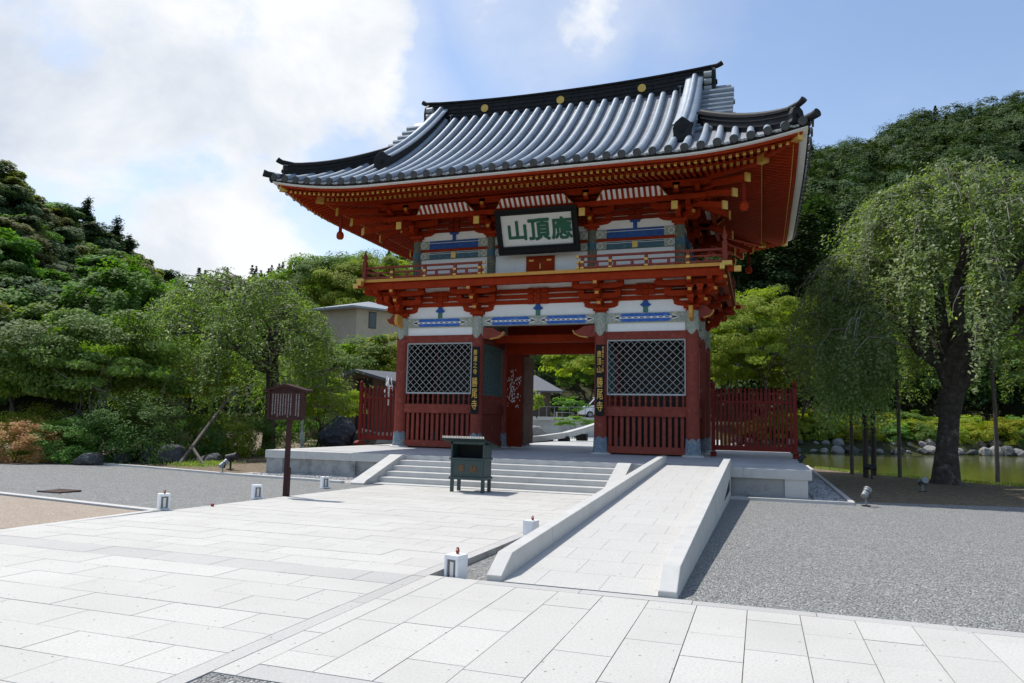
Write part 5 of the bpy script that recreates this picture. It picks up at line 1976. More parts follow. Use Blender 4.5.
def make_weeping(base, H, crown, label, trunk_r, lean, nstr, leafmat, leaf_size, seed, fork=.3, per=70, group=None):
    """weeping cherry: stout forked trunk, arching limbs, strands of leaves hanging from them"""
    rg = np.random.default_rng(seed)
    o = empty('weeping_cherry_tree', base, label, 'tree', group)
    b = MB()
    B = Vector(base)
    # trunk
    fz = H * fork
    tp_ = [B + Vector((0, 0, -.3)), B + Vector((0, 0, .15)), B + Vector((lean[0] * .2, lean[1] * .2, fz * .35)), B + Vector((lean[0] * .6, lean[1] * .6, fz * .7)), B + Vector((lean[0], lean[1], fz))]
    b.tube(tp_, [trunk_r * 2.0, trunk_r * 1.35, trunk_r * 1.02, trunk_r * .95, trunk_r * 1.25], 14)
    cx, cy, rx_, ry_, zc = crown
    limbs = []
    for k in range(11):
        a = 2 * math.pi * (k + rg.uniform(-.3, .3)) / 11
        rad = rg.uniform(.45, .95)
        e = Vector((cx + rx_ * rad * math.cos(a), cy + ry_ * rad * math.sin(a), B.z + H * (1 - .42 * rad ** 2.2) * rg.uniform(.86, 1.0)))
        s = tp_[-1] + Vector((rg.uniform(-.2, .2), rg.uniform(-.2, .2), rg.uniform(-.6, .1))) * trunk_r
        mid = s.lerp(e, .45) + Vector((0, 0, H * .16))
        pts = []
        for i in range(9):
            t = i / 8
            q = s * (1 - t) ** 2 + mid * 2 * t * (1 - t) + e * t * t
            pts.append(q + Vector(rg.normal(size=3)) * .10 * (1 if 0 < i < 8 else 0))
        r0 = trunk_r * rg.uniform(.45, .72)
        b.tube(pts, [r0 * (1 - .85 * i / 8) + .02 for i in range(9)], 7)
        limbs.append(pts)
    b.build('trunk', 'bark', o, smooth=True)
    # sprays of hanging strands, with gaps between them
    tw = MB()
    P, O = [], []
    for k in range(nstr):
        a = rg.uniform(0, 2 * math.pi)
        rad = math.sqrt(rg.uniform(0.01, 1)) * (1 + .08 * rg.normal())
        ztop = B.z + H * (1.0 - .50 * min(rad, 1.1) ** 2.4 - .05 * rg.uniform(0, 1) - (.22 * rg.uniform(0, 1) if k % 3 == 0 else 0))
        x, y = cx + rx_ * rad * math.cos(a), cy + ry_ * rad * math.sin(a)
        ou = Vector((math.cos(a), math.sin(a), 0))
        sw = rg.uniform(.22, .44)
        ns = rg.integers(6, 11)
        for j in range(ns):
            L = rg.uniform(.10, .30) * H * (.7 + .5 * rad)
            L = min(L, ztop - (B.z + zc + rg.uniform(0, 1.4)))
            if L < .35:
                continue
            n = int(per * L * rg.uniform(.8, 1.3))
            t = rg.uniform(0, 1, n)
            fx, fy = rg.normal() * sw, rg.normal() * sw
            arch = rg.uniform(.2, 1.1)
            s0 = np.minimum(1, t * 2.2) ** .6
            w = .05 + .11 * np.sin(np.pi * np.minimum(1, t + .12))
            sx = x + fx * s0 + ou.x * arch * s0
            sy = y + fy * s0 + ou.y * arch * s0
            sz = ztop + .25 * np.sin(np.minimum(1, t * 3) * math.pi) - L * t ** 1.35
            P.append(np.stack([sx + rg.normal(size=n) * w, sy + rg.normal(size=n) * w, sz + rg.normal(size=n) * .07], 1))
            f2 = Vector((fx, fy, 0)) * .9 / sw + ou * .8
            O.append(np.tile([f2.x * .6, f2.y * .6, .6], (n, 1)))
            if j < 2:
                q = [(x + fx * c + ou.x * arch * c - ou.x * (1.1 if v < .02 else 0), y + fy * c + ou.y * arch * c - ou.y * (1.1 if v < .02 else 0), ztop + .25 * math.sin(min(1, v * 3) * math.pi) - L * v ** 1.35 + .04 - (.15 if v < .02 else 0)) for v, c in [(v, min(1, v * 2.2) ** .6) for v in (0, .06, .2, .4, .6)]]
                tw.tube(q, [.028, .022, .017, .012, .007], 4, cap=False)
    tw.build('hanging_twigs', 'twig', o)
    P = np.concatenate(P)
    O = np.concatenate(O)
    leaf_obj('foliage', [leaves(P, leaf_size, .42, .75, droop=.6, rng=rg, out=O)], leafmat, o)
    return o


# the big cherry by the pond
tb0 = (13.94, 3.45, -.22)
cherry = make_weeping(tb0, 11.6, (14.9, 4.6, 5.2, 5.4, 2.9), 'big weeping cherry tree with a stout dark trunk beside the pond', .34, (.35, .2), 260, 'leaf_cherry', .15, 4, fork=.28, per=25)
# lower left fall of the same tree, hanging nearly to the ground
rg = np.random.default_rng(44)
Pp, Oo = [], []
for k in range(230):
    x = 11.1 + rg.uniform(-1.0, 1.5)
    y = 4.4 + rg.uniform(-1.6, 1.8)
    zt = 6.6 - .5 * abs(x - 10.6) ** 1.3 + rg.uniform(-1.4, .5)
    L = zt - rg.uniform(1.3, 3.4)
    n = 70
    t = rg.uniform(0, 1, n)
    Pp.append(np.stack([x + rg.normal(size=n) * .14 - .25 * t, y + rg.normal(size=n) * .14, zt - L * t], 1))
    Oo.append(np.tile([-.4, -.3, .2], (n, 1)))
leaf_obj('low_foliage', [leaves(np.concatenate(Pp), .15, .45, .15, droop=1.0, rng=rg, out=np.concatenate(Oo))], 'leaf_cherry', cherry)
# props for its limbs
for (px, py, d, hgt, lab) in [(852, 474, 33.2, 4.6, 'thin pole propping the cherry nearest the platform'), (866, 480, 31.2, 3.6, 'darker thick pole propping the low fall of the cherry leaves'),
                              (874, 476, 33.0, 4.4, 'thin pole just right of the thick dark one'), (900, 478, 32.4, 5.2, 'thin pole propping the cherry left of its trunk'),
                              (998, 484, 31.2, 4.6, 'thin pole propping the cherry right of its trunk')]:
    q = at(px, py, d)
    o = MB().tube([(q.x, q.y, -.35), (q.x + .03, q.y, hgt * .5), (q.x - .02, q.y, hgt)], [.075, .07, .06] if 'thick' not in lab else [.10, .10, .09], 8).build('support_pole', 'dark_wood' if 'dark' in lab else 'pole_wood')
    tag(o, lab, 'pole', 'poles propping the weeping cherry')

# left weeping cherry
q = at(268, 450, 38)
lc = make_weeping((q.x, q.y, -.25), 9.0, (q.x - 1.6, q.y - 1.0, 5.2, 4.4, 1.3), 'weeping cherry tree arching left of the gate behind the notice board', .26, (.1, -.1), 220, 'leaf_cherry_left', .15, 9, fork=.45, per=21)
q = at(178, 467, 29.5)
q2 = at(236, 388, 34)
tag(MB().tube([(q.x, q.y, -.25), (q2.x, q2.y, q2.z)], [.07, .055], 8).build('leaning_prop', 'pole_wood'), 'long leaning wooden prop under the left weeping cherry', 'pole')
q3 = q.lerp(q2, .16)
tag(MB().tube([(q.x + 1.15, q.y + .1, -.25), (q3.x + .1, q3.y, q3.z + .25)], .055, 8).build('short_prop', 'pole_wood'), 'short stake crossing the foot of the leaning prop', 'pole')
q = at(272, 448, 36.5)
tag(MB().tube([(q.x, q.y, -.3), (q.x, q.y, 3.6)], .06, 8).build('upright_prop', 'pole_wood'), 'upright grey pole beside the left cherry trunk', 'pole')


def make_tree(name, base, H, rad, label, leafmat, nleaf, lsize, seed, cat='tree', nclump=70, clump=.30, trunk=.14, up=1.15, flat=.55, base_h=None, group=None, bark='bark', shell=.55, bottom=-.45, tips=True):
    rg = np.random.default_rng(seed)
    o = empty(name, base, label, cat, group)
    B = Vector(base)
    zc = base_h if base_h is not None else H * .6
    b = MB()
    for k in range(1 if trunk > .1 else 3):
        branchy(b, B + Vector((rg.uniform(-.15, .15) * k, rg.uniform(-.15, .15) * k, -.2)), (rg.normal() * .12 + .2 * k * rg.normal(), rg.normal() * .12, 1), H * .42, trunk, 3, rg, .55)
    b.build('trunk', bark, o, smooth=True)
    P, D = clump_points((B.x, B.y, B.z + zc), (rad[0], rad[1], rad[2]), nleaf, nclump, clump, rg, shell=shell, flat=flat, bottom=bottom)
    C_ = P - np.array([B.x, B.y, B.z + zc - rad[2] * .25])
    C_ /= np.linalg.norm(C_ / np.array(rad), axis=1)[:, None] * np.mean(rad) + 1e-6
    leaf_obj('foliage', [leaves(P, lsize, .55, up, rng=rg, out=C_ * 1.1 + D * .5)], leafmat, o)
    return o


def G(px, py, d, z):
    q = at(px, py, d)
    return (q.x, q.y, z)


# --- left garden
make_tree('glossy_tree', G(92, 450, 35, -.2), 6.4, (3.7, 3.2, 2.3), 'broad glossy leaved tree behind the reddish shrub at the left', 'leaf_glossy', 30000, .17, 31, nclump=80, clump=.25, base_h=3.6, trunk=.16, bark='bark_grey', flat=.5, up=.5)
make_tree('glossy_tree', G(20, 446, 36, -.2), 5.6, (3.0, 2.8, 2.2), 'dark glossy tree at the left edge of the photo', 'leaf_glossy', 20000, .17, 32, nclump=70, clump=.26, base_h=3.4, trunk=.14)
make_tree('maple_tree', G(172, 440, 41, -.2), 5.0, (3.4, 2.6, 1.7), 'low layered bright green tree between the glossy tree and the left cherry', 'leaf_bright', 14000, .16, 33, nclump=46, clump=.30, base_h=3.4, trunk=.12, flat=.28)
SH = [(14, 452, 32, 1.5, 1.2, 1.05, 'leaf_red', 'rounded shrub turning pinkish orange at the left edge'),
      (36, 440, 34.5, 1.9, 1.3, 1.3, 'leaf_bright', 'yellow green shrub behind the pinkish one'),
      (60, 455, 31.5, 1.4, 1.1, .95, 'leaf_mid', 'loose mid green shrub beside the pinkish one'),
      (96, 452, 32.5, 1.6, 1.2, 1.2, 'leaf_mid', 'mid green shrub under the broad glossy tree'),
      (128, 446, 31.5, 2.0, 1.6, 1.65, 'leaf_dark', 'dark clipped shrub standing behind the squarish boulder'),
      (152, 444, 33.5, 1.7, 1.4, 1.5, 'leaf_olive', 'brownish clipped shrub right of the dark one'),
      (190, 446, 34.5, 1.6, 1.3, 1.35, 'leaf_dark', 'dark rounded shrub behind the leaning prop'),
      (214, 446, 35.5, 1.8, 1.3, 1.3, 'leaf_bright', 'bright green shrub behind the leaning prop'),
      (242, 446, 37, 1.7, 1.4, 1.3, 'leaf_dark', 'dark shrub behind the notice board'),
      (306, 436, 42, 2.1, 1.6, 1.6, 'leaf_dark', 'dark shrub behind the water jet')]
for i, (px, py, d, rx_, ry_, rz_, lm, lab) in enumerate(SH):
    b0 = G(px, py, d, -.25)
    make_tree('shrub', b0, 1.2, (rx_, ry_, rz_), lab, lm, 11000, .09, 50 + i, 'shrub', nclump=110, clump=.24, trunk=.03, base_h=rz_ * .55, shell=.75, bottom=-.6, flat=.8)
make_tree('young_tree', G(322, 432, 40, .2), 3.2, (2.3, 2.1, 1.35), 'light green bushy tree left of the red fence in front of the hut', 'leaf_bright', 9000, .16, 71, nclump=60, clump=.26, base_h=2.1, trunk=.06)
make_tree('bushy_tree', G(352, 400, 58, .8), 6, (3.8, 3.4, 2.5), 'dark green bushy tree below the beige house', 'leaf_mid', 11000, .26, 72, nclump=60, clump=.28, base_h=4.6, trunk=.12)
make_tree('bushy_tree', G(386, 400, 57, 1.2), 6, (2.8, 2.8, 2.3), 'bright bushy tree between the beige house and the gate column', 'leaf_bright', 9000, .24, 73, nclump=50, clump=.28, base_h=4.6, trunk=.12)
make_tree('bushy_tree', G(322, 420, 60, .5), 7, (3.2, 3.0, 3.0), 'dark tree filling in behind the left cherry', 'leaf_dark', 9000, .28, 74, nclump=50, clump=.3, base_h=4.4, trunk=.14)
# rounded bamboo-like clump on the left
make_tree('bamboo_clump', G(118, 400, 62, 1.0), 10, (4.1, 4.0, 4.6), 'rounded dense green tree standing before the left hill', 'leaf_bamboo', 22000, .34, 81, nclump=160, clump=.17, base_h=7.6, trunk=.2, flat=1.1, shell=.7)
make_tree('bamboo_clump', G(160, 400, 66, 1.0), 9, (4.2, 4.0, 3.8), 'second dense green tree right of the rounded one at the hill foot', 'leaf_bamboo', 14000, .34, 82, nclump=110, clump=.19, base_h=7.3, trunk=.2, flat=1.1, shell=.7)
# --- middle, left of the gate and behind
make_tree('light_tree', G(318, 340, 95, 8.0), 11, (7.2, 6, 5.2), 'light green tree on the slope above the beige house', 'leaf_mid', 36000, .28, 91, nclump=90, clump=.24, base_h=9.5, trunk=.2)
make_tree('light_tree', G(352, 340, 90, 8.0), 11, (5.4, 5, 4.6), 'yellow green tree on the slope behind the beige house roof', 'leaf_bright', 28000, .27, 92, nclump=70, clump=.26, base_h=9.0, trunk=.2)
make_tree('light_tree', G(386, 340, 92, 8.0), 11, (5.6, 5, 4.6), 'green tree on the slope seen under the left eave', 'leaf_bright', 28000, .27, 93, nclump=70, clump=.26, base_h=9.6, trunk=.2)
# --- seen through the passage
make_tree('maple_tree', G(586, 405, 76, 2.4), 8, (4.0, 4, 3.2), 'yellow green maple seen through the gate passage', 'leaf_maple', 12000, .30, 101, nclump=60, clump=.26, base_h=5.6, trunk=.14, flat=.4)
make_tree('dark_tree', G(545, 400, 92, 2.4), 14, (6.5, 6, 6.5), 'dark tree behind the shed seen through the passage', 'leaf_dark', 12000, .45, 102, nclump=70, clump=.26, base_h=8, trunk=.2)
make_tree('dark_tree', G(592, 400, 96, 2.4), 14, (6, 6, 6.5), 'dark tree behind the yellow green maple', 'leaf_dark', 12000, .45, 103, nclump=70, clump=.26, base_h=7, trunk=.2)
make_tree('pine_shrub', G(576, 433, 57, .45), 1.6, (1.7, 1.2, .55), 'low spreading green shrub by the retaining wall seen through the passage', 'leaf_mid', 2600, .16, 104, 'shrub', nclump=22, clump=.3, base_h=1.25, trunk=.05, flat=.4)
make_tree('shrub', G(536, 418, 60, 2.2), 1.4, (.7, .7, 1.0), 'small bright shrub before the shed wall', 'leaf_bright', 1500, .15, 105, 'shrub', nclump=20, clump=.4, base_h=1.0, trunk=.03)
make_tree('shrub', G(570, 414, 63, 2.2), 1.4, (1.6, .9, .9), 'green shrub beside the white van', 'leaf_mid', 2200, .16, 106, 'shrub', nclump=24, clump=.35, base_h=.9, trunk=.03)
# --- right of the gate
make_tree('round_tree', G(762, 440, 70, 1.6), 11, (6.0, 5.2, 5.0), 'big rounded light green tree behind the right fence', 'leaf_bright', 60000, .21, 111, nclump=330, clump=.15, base_h=7.6, trunk=.22, flat=.5, up=.6, shell=.75)
make_tree('round_tree', G(728, 430, 74, 1.6), 9, (3.8, 3.6, 3.2), 'smaller light green tree left of the big rounded one', 'leaf_bright', 26000, .21, 112, nclump=150, clump=.18, base_h=5.6, trunk=.18, flat=.45)
make_tree('round_tree', G(800, 430, 72, 1.6), 8, (3.4, 3.2, 2.9), 'light green tree half behind the cherry, right of the big rounded one', 'leaf_maple', 22000, .21, 113, nclump=130, clump=.18, base_h=5.2, trunk=.16, flat=.45)
for i, (px, d, rx_, hz_, lm, lab) in enumerate([(842, 98, 5.0, 6.0, 'leaf_dark', 'dark tree beyond the pond behind the cherry leaves, left one'), (890, 102, 5.4, 6.5, 'leaf_mid', 'mid green tree beyond the pond behind the cherry, middle one'),
                                                (938, 99, 5.4, 6.0, 'leaf_dark', 'dark tree beyond the pond behind the cherry trunk'), (985, 104, 5.6, 6.5, 'leaf_mid', 'mid green tree beyond the pond right of the cherry trunk'), (1035, 101, 5.6, 6.5, 'leaf_dark', 'dark tree beyond the pond at the right edge')]):
    make_tree('bank_tree', G(px, 425, d, 2.0), 10, (rx_, 4.6, 4.6), lab, lm, 9000, .42, 120 + i, nclump=70, clump=.25, base_h=hz_, trunk=.2)
# azalea hedge on the far bank
az_tex = ['leaf_azalea', 'leaf_bright', 'leaf_azalea', 'leaf_mid']
protos = []
for i in range(4):
    o = make_tree('azalea_bush', (0, 0, 0), 1.0, (1.9, 1.3, 1.0), 'yellow green azalea mound above the rocks of the far pond shore', az_tex[i], 3600, .17, 130 + i, 'shrub', nclump=60, clump=.26, trunk=.03, base_h=.55, shell=.7, bottom=-.5, flat=.7, group='azalea mounds above the pond rocks')
    protos.append(o)
spots = []
for row, (dy, dz) in enumerate(((3.6, .55), (5.6, 1.15), (8.0, 1.7))):
    x = 7.5 + row * .8
    while x < 44:
        ysh = np.interp(x, [p[0] for p in sh], [p[1] for p in sh])
        spots.append((x + random.uniform(-.3, .3), ysh + dy + random.uniform(-.4, .4), dz, row))
        x += random.uniform(2.2, 3.0)
random.shuffle(spots)
RL = ['yellow green azalea mound in the lowest row above the pond rocks', 'azalea mound in the middle row above the pond rocks', 'azalea mound in the top row on the far pond bank']
for i, (x, y, z, row) in enumerate(spots):
    p0 = protos[i % 4]
    if i < 4:
        p0.location = (x, y, z)
        p0['label'] = RL[row]
        p0['group'] = 'azalea row %s on the far bank' % ('low', 'middle', 'top')[row]
    else:
        copy_thing(p0, (x, y, z), random.uniform(0, 6), random.uniform(.85, 1.2), RL[row], 'azalea row %s on the far bank' % ('low', 'middle', 'top')[row])
# grass tufts at the water's edge and under the leaning prop
P = []
rg = np.random.default_rng(5)
for i in range(1500):
    t = rg.uniform(0, 1)
    k = rg.integers(1, len(edge) - 1)
    a, c = np.array(edge[k - 1]), np.array(edge[k])
    q = a + (c - a) * t
    P.append((q[0] + rg.normal() * .12, q[1] + rg.normal() * .12 - .05, -.19 + rg.uniform(0, .06)))
for i in range(2600):
    q = at(200 + rg.normal() * 14, 466, 30 + rg.normal() * .8)
    P.append((q.x, q.y, -.2 + rg.uniform(0, .10)))
o = leaf_obj('grass', [leaves(np.array(P), .10, .3, .2, droop=-1.2, rng=rg)], 'grass')
tag(o, kind='stuff', label='short grass tufts along the pond edge and under the leaning prop', cat='grass')

# ================================================================== woods on the hills
def crown_proto(kind, n, seed):
    rg = np.random.default_rng(seed)
    if kind in ('cedar', 'fir'):
        lo_ = .34 if kind == 'cedar' else .05
        h = rg.uniform(0, 1, n)
        ang = rg.uniform(0, 2 * np.pi, n)
        b_ = rg.integers(0, 42, n)
        bh = rg.uniform(lo_, 1.0, 42)
        ba = rg.uniform(0, 2 * np.pi, 42)
        br_ = (1.06 - bh) ** (.6 if kind == 'cedar' else .95) * rg.uniform(.12, .26, 42) * (1 if kind == 'cedar' else 1.35)
        u = rg.uniform(.1, 1, n)
        P = np.stack([np.cos(ba[b_]) * br_[b_] * u, np.sin(ba[b_]) * br_[b_] * u, bh[b_] - .05 * u], 1) + rg.normal(size=(n, 3)) * np.array([.03, .03, .022])
        D = np.stack([np.cos(ba[b_]), np.sin(ba[b_]), np.full(n, .7)], 1)
        return P, D, (.034 if n < 5000 else .021)
    if kind == 'conifer':
        h = rg.uniform(0, 1, n) ** .8
        ang = rg.uniform(0, 2 * np.pi, n)
        lay = np.floor(h * 9) / 9 + .06
        P0 = .30 if n > 3000 else .27
        r = (1 - h) ** .8 * P0 * (.5 + .5 * rg.uniform(0, 1, n) ** .4) * (1 + .25 * np.sin(ang * 5 + lay * 40)) * (.55 + .45 * np.cos((h * 9 % 1) * 2 * np.pi))
        P = np.stack([np.cos(ang) * r, np.sin(ang) * r, .12 + .88 * h - r * .25], 1)
        D = np.stack([np.cos(ang), np.sin(ang), np.full(n, .5)], 1)
        return P, D, .065
    P, D = clump_points((0, 0, .62), (.46, .46, .38), n, 34, .30, rg, shell=.7, flat=.7, bottom=-.35)
    return P, D, (.056 if n < 5000 else .042)


def hill_pos(px, r):
    az = az_of(px)
    x, y = CAMP[0] + r * math.sin(R(az)), CAMP[1] + r * math.cos(R(az))
    return x, y, float(hill(az, r))


def proto_tree(name, kind, leafmat, seed, n, label, group):
    P, D, ls = crown_proto(kind, n, seed)
    rg = np.random.default_rng(seed)
    o = empty(name, (0, 0, 0), label, 'tree', group)
    MB().tube([(0, 0, -.15), (0, 0, .3), (.01, 0, .85)], [.028 if kind != 'cedar' else .017, .022 if kind != 'cedar' else .014, .005], 6).build('trunk', 'bark', o, smooth=True)
    C_ = P - np.array([0, 0, .45])
    C_ /= np.linalg.norm(C_, axis=1)[:, None]
    leaf_obj('crown', [leaves(P, ls, .6, 1.0, rng=rg, out=C_ * 1.0 + D * .5)], leafmat, o)
    return o


GRP = 'trees on the wooded hillside at the left'
LBL = 'broad leaved tree on the steep wooded hillside at the left'
hp = [proto_tree('hillside_tree', 'broad', lm, 200 + i, 15000, LBL, GRP) for i, lm in enumerate(['leaf_forest', 'leaf_mid', 'leaf_olive', 'leaf_dark', 'leaf_forest', 'leaf_bamboo'])]
first = [True] * len(hp)
rg = np.random.default_rng(77)
cnt = 0
for r in np.arange(47, 122, 4.2):
    a0, a1 = az_of(-70), az_of(196)
    step_ = math.degrees(4.5 / r)
    for az in np.arange(a0, a1, step_):
        az2 = az + rg.uniform(-.4, .4) * step_
        r2 = r + rg.uniform(-2, 2)
        r1 = float(np.interp(az2, _ta, _t1))
        if r2 > r1 + 5:
            continue
        z = float(hill(az2, r2))
        if z < .2:
            continue
        k = int(rg.integers(0, len(hp)))
        s_ = rg.uniform(5.0, 8.4)
        loc = (CAMP[0] + r2 * math.sin(R(az2)), CAMP[1] + r2 * math.cos(R(az2)), z - .9)
        sc_ = (s_ * rg.uniform(.95, 1.25), s_ * rg.uniform(.95, 1.25), s_)
        if first[k]:
            hp[k].location, hp[k].scale = loc, sc_
            first[k] = False
        else:
            copy_thing(hp[k], loc, rg.uniform(0, 6), sc_, LBL, GRP)
        cnt += 1
# the conifers that stand up on the left skyline
cf = proto_tree('conifer', 'fir', 'leaf_conifer', 301, 3000, 'dark pointed conifer standing up on the left hill skyline, the taller one', None)
for i, (px, py, r, h, lab) in enumerate([(88, 198, 104, 9, 'dark pointed conifer standing up on the left hill skyline, the taller one'), (118, 218, 103, 8, 'dark conifer on the left skyline just right of the taller one'), (130, 236, 100, 7, 'dark conifer lowest on the left skyline')]):
    q = at(px, py, r)
    if i == 0:
        cf.location, cf.scale = (q.x, q.y, q.z - h), (h * .95, h * .95, h)
    else:
        copy_thing(cf, (q.x, q.y, q.z - h), 1.3 * i, (h * 1.1, h * 1.1, h), lab)
# conifers with bare stems behind the round tree
gp = proto_tree('cedar', 'cedar', 'leaf_forest', 302, 24000, 'x', None)
CL = 'tall dark cedar with a bare stem behind the rounded light green tree'
for i, px in enumerate([738, 750, 762, 774, 786, 797, 808, 819]):
    r = 96 + (i % 3) * 5
    q = at(px, 300, r)
    h = 16 + (i * 7 % 5)
    sc_ = (h * 1.15, h * 1.15, h)
    if i == 0:
        gp.location, gp.scale = (q.x, q.y, q.z - 7), sc_
        tag(gp, CL, 'tree', 'cedars behind the rounded tree')
    else:
        copy_thing(gp, (q.x, q.y, q.z - 7), i * 1.1, sc_, CL, 'cedars behind the rounded tree')


def forest(name, px0, px1, r0, r1, spacing, kinds, hr, seed, leafmat, label):
    rg = np.random.default_rng(seed)
    prot = [(crown_proto(k, n, seed + i)) for i, (k, n) in enumerate(kinds)]
    Ps, Ds, Ss, Ts = [], [], [], []
    r = r0
    while r < r1:
        st_ = math.degrees(spacing / r)
        az = az_of(px0)
        while az < az_of(px1):
            a2 = az + rg.uniform(-.45, .45) * st_
            r2 = r + rg.uniform(-.45, .45) * spacing
            az += st_
            if r2 > float(np.interp(a2, _ta, _t1)) + 8 or r2 < float(np.interp(a2, _ta, _t0)):
                continue
            z = float(hill(a2, r2))
            P, D, ls = prot[rg.integers(0, len(prot))]
            h = rg.uniform(*hr)
            w = h * rg.uniform(.9, 1.25)
            ca, sa = math.cos(r2 * 7), math.sin(r2 * 7)
            Q = np.stack([(P[:, 0] * ca - P[:, 1] * sa) * w, (P[:, 0] * sa + P[:, 1] * ca) * w, P[:, 2] * h], 1)
            Dq = np.stack([D[:, 0] * ca - D[:, 1] * sa, D[:, 0] * sa + D[:, 1] * ca, D[:, 2]], 1)
            Ps.append(Q + np.array([CAMP[0] + r2 * math.sin(R(a2)), CAMP[1] + r2 * math.cos(R(a2)), z - .12 * h]))
            Cq = Q / h - np.array([0, 0, .42])
            Ds.append(Dq * .5 + 2.2 * Cq / np.linalg.norm(Cq, axis=1)[:, None])
            Ss.append(np.full(len(P), ls * h * 1.15))
            t = rg.uniform(.70, 1.25)
            hue = rg.uniform(-.12, .12)
            Ts.append(np.tile([t * (1 + hue * .8), t, t * (1 - hue)], (len(P), 1)))
        r += spacing * .9
    P = np.concatenate(Ps)
    S = np.concatenate(Ss) * rg.uniform(.7, 1.3, len(P))
    V, F = leaves(P, S, .6, 1.1, rng=rg, out=np.concatenate(Ds))
    o = leaf_obj(name, [(V, F)], leafmat, None, np.repeat(np.concatenate(Ts), 4, axis=0))
    tag(o, label, 'woods', None, 'stuff')
    print(name, len(Ps), len(P))
    return o


forest('mountain_woods', 735, 1110, 104, 316, 5.0, [('conifer', 600), ('broad', 900), ('broad', 900), ('broad', 900), ('broad', 900)], (7, 12.5), 401, 'leaf_forest', 'dense dark woods covering the mountain at the right')
forest('far_conifer_woods', 186, 300, 120, 300, 6.5, [('conifer', 420), ('conifer', 440)], (10, 15), 402, 'leaf_conifer', 'far dark conifer woods on the ridge behind the left cherry')
forest('valley_woods', 290, 480, 100, 225, 6.0, [('broad', 1100), ('broad', 1100), ('conifer', 700)], (9, 12), 403, 'leaf_mid', 'green woods on the slope seen between the left cherry and the gate')
forest('rear_woods', 480, 735, 112, 190, 7.0, [('broad', 1200), ('broad', 1200)], (9, 13), 404, 'leaf_forest', 'green woods behind the gate')

# ================================================================== buildings and things behind
# beige house with a hipped grey roof
q = at(356, 325, 75)
hz0 = q.z
a = Vector((_r.x, _r.y, 0))
bdir = Vector((-_r.y, _r.x, 0))
# corner at photo column 355: one wall runs left-away, the other right-away
hs = empty('beige_house', (q.x, q.y, hz0 - 6), 'beige rendered house with a low grey roof above the trees left of the gate', 'house')
d1 = (a * -.86 + bdir * .50).normalized()
d2 = (a * .80 + bdir * .60).normalized()
c0 = Vector((q.x, q.y, 0))
L1, L2 = 6.5, 8.0
pts = [c0, c0 + d2 * L2, c0 + d2 * L2 + d1 * L1, c0 + d1 * L1]
zt = at(356, 308, 75).z
MB().prism([(p.x, p.y, hz0 - 6) for p in pts], (0, 0, zt - hz0 + 6)).build('wall', 'house_wall', hs)
ct = sum(pts, Vector()) / 4
ev = [p + (p - ct).normalized() * 1.3 for p in pts]
rb_ = MB()
zr_ = zt + 1.35
for i in range(4):
    p_, q_ = ev[i], ev[(i + 1) % 4]
    rb_.poly([(p_.x, p_.y, zt + .12), (q_.x, q_.y, zt + .12), (ct.x, ct.y, zr_)])
    rb_.poly([(p_.x, p_.y, zt - .06), (q_.x, q_.y, zt - .06), (q_.x, q_.y, zt + .12), (p_.x, p_.y, zt + .12)])
rb_.poly([(p_.x, p_.y, zt - .06) for p_ in ev])
rb_.build('roof', 'house_roof', hs)
wn = c0 + d2 * 1.3
nrm = Vector((d2.y, -d2.x, 0))
if nrm.dot(Vector(CAMP) - c0) < 0:
    nrm = -nrm
zw = at(366, 319, 75).z
w_ = MB().obox(wn + d2 * .5 + nrm * .02 + Vector((0, 0, zw)), d2 * .42, nrm * .03, Vector((0, 0, .85))).build('window_frame', 'dark_wood', hs)
MB().obox(wn + d2 * .5 + nrm * .055 + Vector((0, 0, zw)), d2 * .35, nrm * .004, Vector((0, 0, .78))).build('pane', 'window_dark', w_)

# low hut with a dark roof behind the left fence
q = at(352, 420, 48)
hu_ = empty('garden_hut', (q.x, q.y, 0), 'small hut with a dark pitched roof behind the left red fence', 'hut')
e1, e2 = at(352, 370, 48), at(388, 384, 48)
zeav, zrid = at(395, 385, 48).z, at(354, 369, 48).z
rdir = a
p0 = at(354, 369, 48)
R0 = Vector((p0.x, p0.y, zrid))
bk = bdir * 3.0 + a * 3.4
W_ = Vector((q.x, q.y, 0))
MB().poly([R0, R0 + rdir * 3.6 + Vector((0, 0, zeav - zrid)), R0 + rdir * 3.6 + bk + Vector((0, 0, zeav - zrid)), R0 + bk]).poly([R0, R0 - rdir * 4.0 + Vector((0, 0, zeav - zrid - .7)), R0 - rdir * 4.0 + bk + Vector((0, 0, zeav - zrid - .7)), R0 + bk]) \
    .poly([R0 - Vector((0, 0, .18)), R0 + rdir * 3.6 + Vector((0, 0, zeav - zrid - .18)), R0 + rdir * 3.6 + Vector((0, 0, zeav - zrid)), R0]).poly([R0 - Vector((0, 0, .18)), R0 - rdir * 4.0 + Vector((0, 0, zeav - zrid - .88)), R0 - rdir * 4.0 + Vector((0, 0, zeav - zrid - .7)), R0]).build('roof', 'hut_roof', hu_)
i0 = R0 + bdir * .8
MB().prism([(i0 - rdir * 3.2 + Vector((0, 0, -zrid + .2))), (i0 + rdir * 2.9 + Vector((0, 0, -zrid + .2))), (i0 + rdir * 2.9 + Vector((0, 0, zeav - zrid + .25))), i0 - Vector((0, 0, .1)), (i0 - rdir * 3.2 + Vector((0, 0, zeav - zrid - .35)))], bdir * 3.4).build('wall', 'hut_wall', hu_)
MB().obox(i0 + rdir * .55 - bdir * .02 + Vector((0, 0, -zrid * .5 + .1)), rdir * .5, bdir * .02, Vector((0, 0, zrid * .36))).build('doorway', 'hut_dark', hu_)
